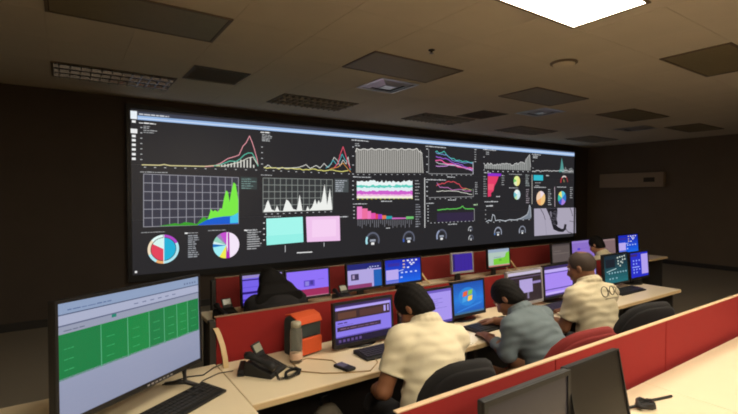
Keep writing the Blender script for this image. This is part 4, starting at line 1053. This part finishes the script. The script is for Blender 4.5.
# ================================================================ PEOPLE
class Field:
    """a sampled distance field that grows smooth bodies"""
    def __init__(self, lo, hi, vox):
        self.lo = np.array(lo, np.float32); self.vox = vox
        self.n = [int(math.ceil((hi[i] - lo[i]) / vox)) + 1 for i in range(3)]
        self.ax = [self.lo[i] + vox * np.arange(self.n[i], dtype=np.float32) for i in range(3)]
        self.F = np.full(self.n, .2, np.float32)
    def sl(self, lo, hi):
        s = []
        for i in range(3):
            a = max(0, int((lo[i] - self.lo[i]) / self.vox)); b = min(self.n[i], int((hi[i] - self.lo[i]) / self.vox) + 2)
            if b <= a: return None, None
            s.append(slice(a, b))
        g = np.meshgrid(self.ax[0][s[0]], self.ax[1][s[1]], self.ax[2][s[2]], indexing='ij', sparse=True)
        return tuple(s), g
    def put(self, s, d, k, op):
        f = self.F[s]
        if op == 'sub':
            d = -d
            if k > 0: hh = np.maximum(k - np.abs(f - d), 0) / k; self.F[s] = np.maximum(f, d) + hh * hh * k * .25
            else: self.F[s] = np.maximum(f, d)
        else:
            if k > 0: hh = np.maximum(k - np.abs(f - d), 0) / k; self.F[s] = np.minimum(f, d) - hh * hh * k * .25
            else: self.F[s] = np.minimum(f, d)
    def cone(self, a, b, ra, rb, k=.02, op='add'):
        a = np.array(a, np.float32); b = np.array(b, np.float32); m = max(ra, rb) + k + .02
        s, g = self.sl(np.minimum(a, b) - m, np.maximum(a, b) + m)
        if s is None: return
        ba = b - a; L = float(ba @ ba) or 1e-9
        px, py, pz = g[0] - a[0], g[1] - a[1], g[2] - a[2]
        h_ = np.clip((px * ba[0] + py * ba[1] + pz * ba[2]) / L, 0, 1)
        d = np.sqrt((px - h_ * ba[0]) ** 2 + (py - h_ * ba[1]) ** 2 + (pz - h_ * ba[2]) ** 2) - (ra + (rb - ra) * h_)
        self.put(s, d, k, op)
    def ell(self, c, r, rot=None, k=.03, op='add'):
        c = np.array(c, np.float32); m = max(r) + k + .02
        s, g = self.sl(c - m, c + m)
        if s is None: return
        q = [g[0] - c[0], g[1] - c[1], g[2] - c[2]]
        if rot is not None:
            Rm = np.array(rot, np.float32)          # columns are the local axes
            q = [q[0] * Rm[0, i] + q[1] * Rm[1, i] + q[2] * Rm[2, i] for i in range(3)]
        k0 = np.sqrt((q[0] / r[0]) ** 2 + (q[1] / r[1]) ** 2 + (q[2] / r[2]) ** 2) + 1e-6
        k1 = np.sqrt((q[0] / r[0] ** 2) ** 2 + (q[1] / r[1] ** 2) ** 2 + (q[2] / r[2] ** 2) ** 2) + 1e-6
        self.put(s, k0 * (k0 - 1) / k1, k, op)
    def plane(self, p, nrm, k=.0):
        """cut away everything on the side the normal points to"""
        p = np.array(p, np.float32); nrm = np.array(nrm, np.float32); nrm /= np.linalg.norm(nrm)
        g = np.meshgrid(*self.ax, indexing='ij', sparse=True)
        d = (g[0] - p[0]) * nrm[0] + (g[1] - p[1]) * nrm[1] + (g[2] - p[2]) * nrm[2]
        if k > 0: hh = np.maximum(k - np.abs(self.F - d), 0) / k; self.F = np.maximum(self.F, d) + hh * hh * k * .25
        else: self.F = np.maximum(self.F, d)
    def wrinkle(self, amp, dirs, ph=0.0):
        g = np.meshgrid(*self.ax, indexing='ij', sparse=True)
        wv = 0
        for (v, f) in dirs:
            warp = .35 * np.sin(g[0] * 23 + g[2] * 17 + ph) + .3 * np.sin(g[1] * 31 - g[2] * 11 + ph * 2)
            wv = wv + np.sin((g[0] * v[0] + g[1] * v[1] + g[2] * v[2]) * f + ph + 2.2 * warp)
        self.F = self.F + (amp * wv).astype(np.float32)
    def mesh(self):
        F = self.F; F[0] = F[-1] = .2; F[:, 0] = F[:, -1] = .2; F[:, :, 0] = F[:, :, -1] = .2
        ins = F < 0
        cs = np.zeros(np.array(F.shape) - 1, np.uint8)
        corners = [(i, j, k) for i in (0, 1) for j in (0, 1) for k in (0, 1)]
        nx, ny, nz = cs.shape
        for (i, j, k) in corners: cs += ins[i:nx + i, j:ny + j, k:nz + k]
        mix = np.argwhere((cs > 0) & (cs < 8))
        val = {c: F[mix[:, 0] + c[0], mix[:, 1] + c[1], mix[:, 2] + c[2]] for c in corners}
        acc = np.zeros((len(mix), 3), np.float32); cnt = np.zeros(len(mix), np.float32)
        for c in corners:
            for ax in range(3):
                if c[ax]: continue
                e = list(c); e[ax] = 1; e = tuple(e)
                va, vb = val[c], val[e]; cr = (va < 0) != (vb < 0)
                t = np.where(cr, va / np.where(cr, va - vb, 1), 0)
                p = np.tile(np.array(c, np.float32), (len(mix), 1)); p[:, ax] = t
                acc += p * cr[:, None]; cnt += cr
        V = (mix + acc / cnt[:, None]) * self.vox + self.lo
        idx = np.full(cs.shape, -1, np.int32); idx[mix[:, 0], mix[:, 1], mix[:, 2]] = np.arange(len(mix))
        quads = []
        for ax in range(3):
            a = [slice(None)] * 3; b = [slice(None)] * 3; a[ax] = slice(0, -1); b[ax] = slice(1, None)
            e = np.argwhere(ins[tuple(a)] != ins[tuple(b)])
            u, v = (ax + 1) % 3, (ax + 2) % 3
            def at(du, dv):
                q = e.copy(); q[:, u] += du; q[:, v] += dv
                return idx[q[:, 0], q[:, 1], q[:, 2]]
            Q = np.stack([at(-1, -1), at(0, -1), at(0, 0), at(-1, 0)], 1)
            fl = ~ins[tuple(a)][e[:, 0], e[:, 1], e[:, 2]]
            Q[fl] = Q[fl][:, ::-1]; quads.append(Q)
        return V, np.concatenate(quads)
    def build(self, name, m, parent, smooth_it=2):
        V, Q = self.mesh()
        me = bpy.data.meshes.new(name)
        me.vertices.add(len(V)); me.vertices.foreach_set('co', V.astype(np.float32).ravel())
        me.loops.add(Q.size); me.loops.foreach_set('vertex_index', Q.astype(np.int32).ravel())
        me.polygons.add(len(Q)); me.polygons.foreach_set('loop_start', np.arange(0, Q.size, 4, dtype=np.int32))
        me.polygons.foreach_set('use_smooth', np.ones(len(Q), bool))
        me.update(calc_edges=True); me.validate()
        me.materials.append(M[m])
        o = bpy.data.objects.new(name, me); C.objects.link(o); o.parent = parent
        if smooth_it:
            md = o.modifiers.new('smooth', 'SMOOTH'); md.factor = .5; md.iterations = smooth_it
        return o

def V3(*a): return np.array(a, np.float64)
def unit(v): return v / np.linalg.norm(v)

def person(label, loc, rz, vox, skin, shirt, trousers, hair, lean, lean2, head_yaw, head_pitch, armL, armR, sleeve, hair_style, bulk=1.0, side=0.0, collar=True, logo=False, seed=0.0, hipz=.583, sc=.9, neck=.066):
    """seated person; local frame faces +Y, x to the person's right hand"""
    t = thing('person', label, 'person', (loc[0], loc[1], 0), rz); t.scale = (sc, sc, sc)
    P = V3(0, 0, hipz)
    s1 = unit(V3(math.sin(R(side)), math.sin(R(lean)), math.cos(R(lean)))); s2 = unit(V3(math.sin(R(side)), math.sin(R(lean2)), math.cos(R(lean2))))
    B = P + s1 * .15; K = B + s1 * .08 + s2 * .10; N = K + s2 * .185
    right = unit(np.cross(s2, V3(0, 1, 0)) * 1.0) if False else unit(V3(1, 0, 0) - s2 * s2[0])
    fwd2 = np.cross(s2, right); fwd1 = np.cross(s1, unit(V3(1, 0, 0) - s1 * s1[0]))
    rot1 = np.stack([unit(V3(1, 0, 0) - s1 * s1[0]), fwd1, s1], 1); rot2 = np.stack([right, fwd2, s2], 1)
    SL = N - s2 * .078 - right * .160 * bulk; SR = N - s2 * .078 + right * .160 * bulk
    eL, wL, hL = [V3(*q) for q in armL]; eR, wR, hR = [V3(*q) for q in armR]
    hp = R(head_pitch); hy = R(head_yaw)
    Rh = np.array((Matrix.Rotation(hy, 3, 'Z') @ Matrix.Rotation(-hp, 3, 'X')))
    nk = unit(V3(0, .45 + .3 * math.sin(hp), 1.0)); nk = unit(nk + s2 * .4)
    H = N + nk * neck + Rh @ V3(0, .016, .082)
    def hd(x, y, z): return H + Rh @ V3(x, y, z)
    hipL, hipR = P + V3(-.09, .02, -.02), P + V3(.09, .02, -.02)
    kL, kR = V3(-.13, .42, hipz - .03), V3(.13, .42, hipz - .03)
    aL, aR = V3(-.13, .38, .09), V3(.13, .38, .09)
    lo = [-.5, -.32, 0]; hi = [.5, .85, 1.42]
    f = Field(lo, hi, vox)
    b = bulk
    f.ell(P, (.165 * b, .115 * b, .105), rot1, .04); f.ell(B, (.150 * b, .110 * b, .13), rot1, .05); f.ell(K + s2 * .01, (.152 * b, .112 * b, .150), rot2, .05)
    f.cone(N - s2 * .02, SL, .055, .058, .04); f.cone(N - s2 * .02, SR, .055, .058, .04)
    f.cone(N - s2 * .02, hd(0, -.022, -.06), .058, .052, .03)
    # head
    f.ell(hd(0, -.008, .028), (.076, .096, .092), Rh, .02); f.ell(hd(0, .028, -.052), (.056, .066, .066), Rh, .03)
    f.ell(hd(0, .07, -.095), (.024, .02, .018), Rh, .02)
    f.cone(hd(0, .092, .012), hd(0, .112, -.026), .009, .014, .012); f.ell(hd(0, .097, -.062), (.024, .012, .012), Rh, .01)
    for s in (-1, 1):
        f.ell(hd(s * .033, .094, .012), (.017, .012, .010), Rh, .008, 'sub'); f.cone(hd(s * .016, .090, .030), hd(s * .048, .080, .030), .009, .007, .01)
        f.ell(hd(s * .079, -.012, -.008), (.009, .016, .027), Rh, .006); f.ell(hd(s * .088, -.008, -.006), (.005, .008, .014), Rh, .004, 'sub')
        f.cone(hd(s * .030, .074, -.03), hd(s * .045, .05, -.03), .026, .024, .02)
    # arms, hands
    def hand(wp, hp_, el, s):
        d = unit(hp_ - wp); up = V3(0, 0, 1); sd = unit(np.cross(d, up)); up = np.cross(sd, d)   # sd to the right of d
        f.ell(wp + d * .052, (.040, .050, .017), np.stack([sd, d, up], 1), .015)
        for i, (off, L1, L2) in enumerate(((-.030, .034, .036), (-.010, .040, .042), (.011, .038, .040), (.030, .030, .030))):
            o_ = off if s > 0 else -off
            a0 = wp + d * .075 + sd * o_ * .95; a1 = a0 + unit(d + sd * o_ * 2 - up * .25) * (L1 + .016); a2 = a1 + unit(d * .8 - up * .75) * L2
            f.cone(a0, a1, .0105, .0095, .004); f.cone(a1, a2, .0095, .0078, .004)
        th0 = wp + d * .022 - sd * s * .028; th1 = th0 + unit(d * .75 - sd * s * .7 - up * .2) * .046; th2 = th1 + unit(d * .95 - sd * s * .15 - up * .2) * .034
        f.cone(th0, th1, .015, .011, .008); f.cone(th1, th2, .011, .009, .004)
    for (S_, e, w_, h_, s) in ((SL, eL, wL, hL, -1), (SR, eR, wR, hR, 1)):
        f.cone(S_, e, .053 * b, .041, .03); f.cone(e, e + (w_ - e) * .35, .042, .043, .015); f.cone(e + (w_ - e) * .35, w_, .043, .027, .02); f.cone(w_, w_ + (h_ - w_) * .03, .027, .027, .01)
        hand(w_, h_, e, s)
    # legs
    for (hp0, k_, a_) in ((hipL, kL, aL), (hipR, kR, aR)):
        f.cone(hp0, k_, .085 * b, .058, .04); f.cone(k_, a_, .056, .036, .02); f.cone(a_ + V3(0, -.03, -.045), a_ + V3(0, .15, -.055), .034, .028, .02)
    body = f.build('body', skin, t)
    # shirt
    f = Field([-.42, -.30, hipz - .10], [.42, .62, 1.30], vox)
    q = .016
    f.ell(P + s1 * .02, (.172 * b + q, .128 * b + q, .11 + q), rot1, .05); f.ell(B, (.160 * b + q, .124 * b + q, .15 + q), rot1, .07); f.ell(K + s2 * .01, (.156 * b + q, .118 * b + q, .155 + q), rot2, .06)
    f.cone(N - s2 * .022, SL, .066, .066, .05); f.cone(N - s2 * .022, SR, .066, .066, .05)
    ends = []
    for (S_, e, w_) in ((SL, eL, wL), (SR, eR, wR)):
        if sleeve <= 1:
            E = S_ + (e - S_) * sleeve; f.cone(S_, E, .066 * b, .062, .04); f.cone(E, E + (e - S_) * .02, .062, .060, .01); ends.append((E, e - S_))
        else:
            E = e + (w_ - e) * (sleeve - 1); f.cone(S_, e, .066 * b, .054, .04); f.cone(e, E, .054, .040, .02); ends.append((E, w_ - e))
    f.wrinkle(.0017, [((.5, .2, .8), 75), ((-.7, .3, .55), 58), ((0, .5, 1), 110)], seed)
    for (E, d) in ends:
        # clean sleeve end
        g = np.meshgrid(*f.ax, indexing='ij', sparse=True); dn = unit(d)
        dist = (g[0] - E[0]) * dn[0] + (g[1] - E[1]) * dn[1] + (g[2] - E[2]) * dn[2]
        near = np.sqrt((g[0] - E[0]) ** 2 + (g[1] - E[1]) ** 2 + (g[2] - E[2]) ** 2) - .10
        f.F = np.maximum(f.F, np.minimum(dist, -near)).astype(np.float32)
    f.plane(P - s1 * .055, -s1)
    f.cone(N + nk * .035, hd(0, -.02, -.05), .048, .052, .004, 'sub')
    if collar:
        ax1 = unit(np.cross(nk, V3(1, 0, 0))); ax0 = np.cross(ax1, nk)
        for up, r0, th in ((.012, .071, .017), (.034, .066, .013)):
            f2c = N + nk * up
            for k in range(16):
                a0, a1 = 2 * math.pi * k / 16, 2 * math.pi * (k + 1) / 16
                if abs(math.sin((a0 + a1) / 2) - (-1 if ax1[1] > 0 else 1)) < -.1: continue
                f.cone(f2c + (ax0 * math.cos(a0) + ax1 * math.sin(a0)) * r0, f2c + (ax0 * math.cos(a1) + ax1 * math.sin(a1)) * r0, th, th, .008)
    f.build('shirt', shirt, t)
    # trousers
    f = Field([-.32, -.26, .06], [.32, .58, hipz + .16], max(vox, .006))
    f.ell(P, (.180 * b, .132 * b, .117), rot1, .05); f.ell(P + s1 * .06, (.168 * b, .125 * b, .11), rot1, .05)
    for (hp0, k_, a_) in ((hipL, kL, aL), (hipR, kR, aR)):
        f.cone(hp0, k_, .103 * b, .070, .06); f.cone(k_, a_, .069, .054, .02)
    f.wrinkle(.0025, [((.3, 1, .4), 60), ((.2, .4, 1), 70)], seed + 1)
    f.plane((0, 0, .10), (0, 0, -1)); f.plane(P + s1 * .125, s1)
    f.build('trousers', trousers, t)
    for a_ in (aL, aR):
        f = Field([a_[0] - .08, a_[1] - .12, 0], [a_[0] + .08, a_[1] + .24, .15], .006)
        f.cone(a_ + V3(0, -.035, -.045), a_ + V3(0, .15, -.055), .043, .036, .02); f.cone(a_, a_ + V3(0, -.01, -.03), .045, .045, .03)
        f.plane((0, 0, .004), (0, 0, -1)); f.plane((0, 0, .105), (0, 0, 1))
        f.build('shoe', 'shoe', t)
    # hair
    f = Field(H - .22 - V3(0, 0, .18), H + .22, min(vox, .005))
    if hair_style == 'cropped':
        f.ell(hd(0, -.010, .030), (.0785, .0985, .095), Rh, .01)
        f.plane(hd(0, .055, .045), Rh @ V3(0, 1, -.25)); f.plane(hd(0, -.05, -.035), Rh @ V3(0, .5, -1))
        f.ell(hd(0, -.045, .118), (.034, .04, .03), Rh, .01, 'sub')
    else:
        f.ell(hd(0, -.010, .036), (.084, .103, .100), Rh, .02); f.ell(hd(0, -.048, -.035), (.072, .058, .068), Rh, .03)
        f.wrinkle(.0008, [((1, .3, .6), 190), ((-.4, 1, .7), 240)], seed)
        f.ell(hd(0, .135, -.025), (.125, .088, .094), Rh, .012, 'sub')
        for s in (-1, 1): f.ell(hd(s * .09, .0, -.012), (.022, .018, .028), Rh, .006, 'sub')
        if hair_style == 'long':
            for k in range(9):
                x = -.085 + k * .0212
                f.cone(hd(x * .75, -.05, .02), hd(x * 1.25, -.075, -.10), .036, .036, .03)
                f.cone(hd(x * 1.25, -.075, -.10), N + right * x * 2.1 - fwd2 * .115 - s2 * .12, .040, .026, .03)
        else:
            f.plane(hd(0, -.05, -.072), Rh @ V3(0, .3, -1), .01)
    f.build('hair', hair, t, 1)
    for s in (-1, 1):
        e = MB(); cpt = hd(s * .032, .0795, .012)
        e.lathe([(.002, -.0115), (.007, -.009), (.0115, 0), (.007, .009), (.002, .0115)], 12, (0, 0, 0))
        eo = e.build('eye', 'eye_white', t, True, loc=cpt)
        ic = H + Rh @ V3(s * .032, .0902, .012)
        io = MB().lathe([(.005, 0), (.0048, .0012), (.001, .0016)], 10).build('iris', 'black', eo, True, loc=ic - cpt)
        io.rotation_euler = (Matrix(Rh.tolist()) @ Matrix.Rotation(-R(90), 3, 'X')).to_euler()
    if logo:
        cpt = K + s2 * .115 + right * .03
        def on_back(u, v): return cpt + right * u + s2 * v - fwd2 * (.136 - 1.6 * u * u)
        mb = MB()
        for (cu, cv_, ru, rv) in ((-.045, 0, .026, .036), (.02, .006, .022, .03)):
            mb.tube([on_back(cu + ru * math.cos(a), cv_ + rv * math.sin(a)) for a in [2 * math.pi * k / 20 for k in range(20)]], .0035, 6, closed=True)
        mb.tube([on_back(-.018, -.03), on_back(-.01, 0), on_back(-.022, .03)], .003, 6); mb.tube([on_back(.045, .03), on_back(.07, .018), on_back(.05, -.005), on_back(.075, -.03)], .003, 6)
        mb.tube([on_back(-.05, -.05), on_back(.07, -.045)], .0025, 6)
        mb.build('shirt_print', 'print', t, True, label='grey looped lettering across the upper back')
    return t

person('man in a cream polo shirt leaning over the desk, head turned down', (1.362, 1.47), R(-10), .0055, 'skin1', 'shirt_cream', 'trousers_dark', 'hair', 12, 28, 30, 42,
       [(-.225, .13, .85), (-.17, .34, .77), (-.12, .42, .72)], [(.26, .27, .89), (.20, .50, .89), (.18, .6, .875)], .66, 'short', 1.04, seed=.3, hipz=.668, side=6, neck=.036)
person('man in a grey-blue shirt hunched forward over his keyboard', (2.30, 1.46), R(1), .0055, 'skin2', 'shirt_grey', 'trousers_khaki', 'hair', 22, 42, 14, 46,
       [(-.23, .22, .83), (-.17, .42, .87), (-.13, .52, .872)], [(.25, .38, .87), (.14, .62, .89), (.1, .71, .875)], 1.7, 'short', 1.04, seed=1.7, hipz=.632, neck=.04, side=-3)
person('man with cropped hair in a beige shirt with lettering across the back', (2.83, 1.52), R(-14), .0055, 'skin2', 'shirt_beige', 'trousers_dark', 'hair_short', 6, 16, 22, 20,
       [(-.20, .14, .88), (-.16, .38, .89), (-.13, .48, .885)], [(.24, .22, .88), (.18, .46, .90), (.16, .56, .885)], .7, 'cropped', .97, logo=True, seed=2.9, hipz=.69, neck=.04)
person('dark-haired woman in black seen from behind in the second row', (1.22, 2.79), R(0), .007, 'skin3', 'top_black', 'trousers_dark', 'hair', 16, 38, 0, 44,
       [(-.25, .20, .80), (-.15, .40, .88), (-.13, .49, .87)], [(.25, .20, .80), (.15, .40, .88), (.13, .49, .87)], 1.8, 'long', 1.12, collar=False, seed=4.1, hipz=.64, sc=.88, neck=.02)
person('distant person in a cream top sitting before the mauve monitor', (5.56, 2.80), R(0), .007, 'skin3', 'shirt_cream', 'trousers_dark', 'hair', 14, 30, 0, 30,
       [(-.24, .22, .82), (-.15, .40, .89), (-.13, .49, .88)], [(.24, .22, .82), (.15, .40, .89), (.13, .49, .88)], .7, 'short', 1.0, seed=5.2, hipz=.58, sc=.88)
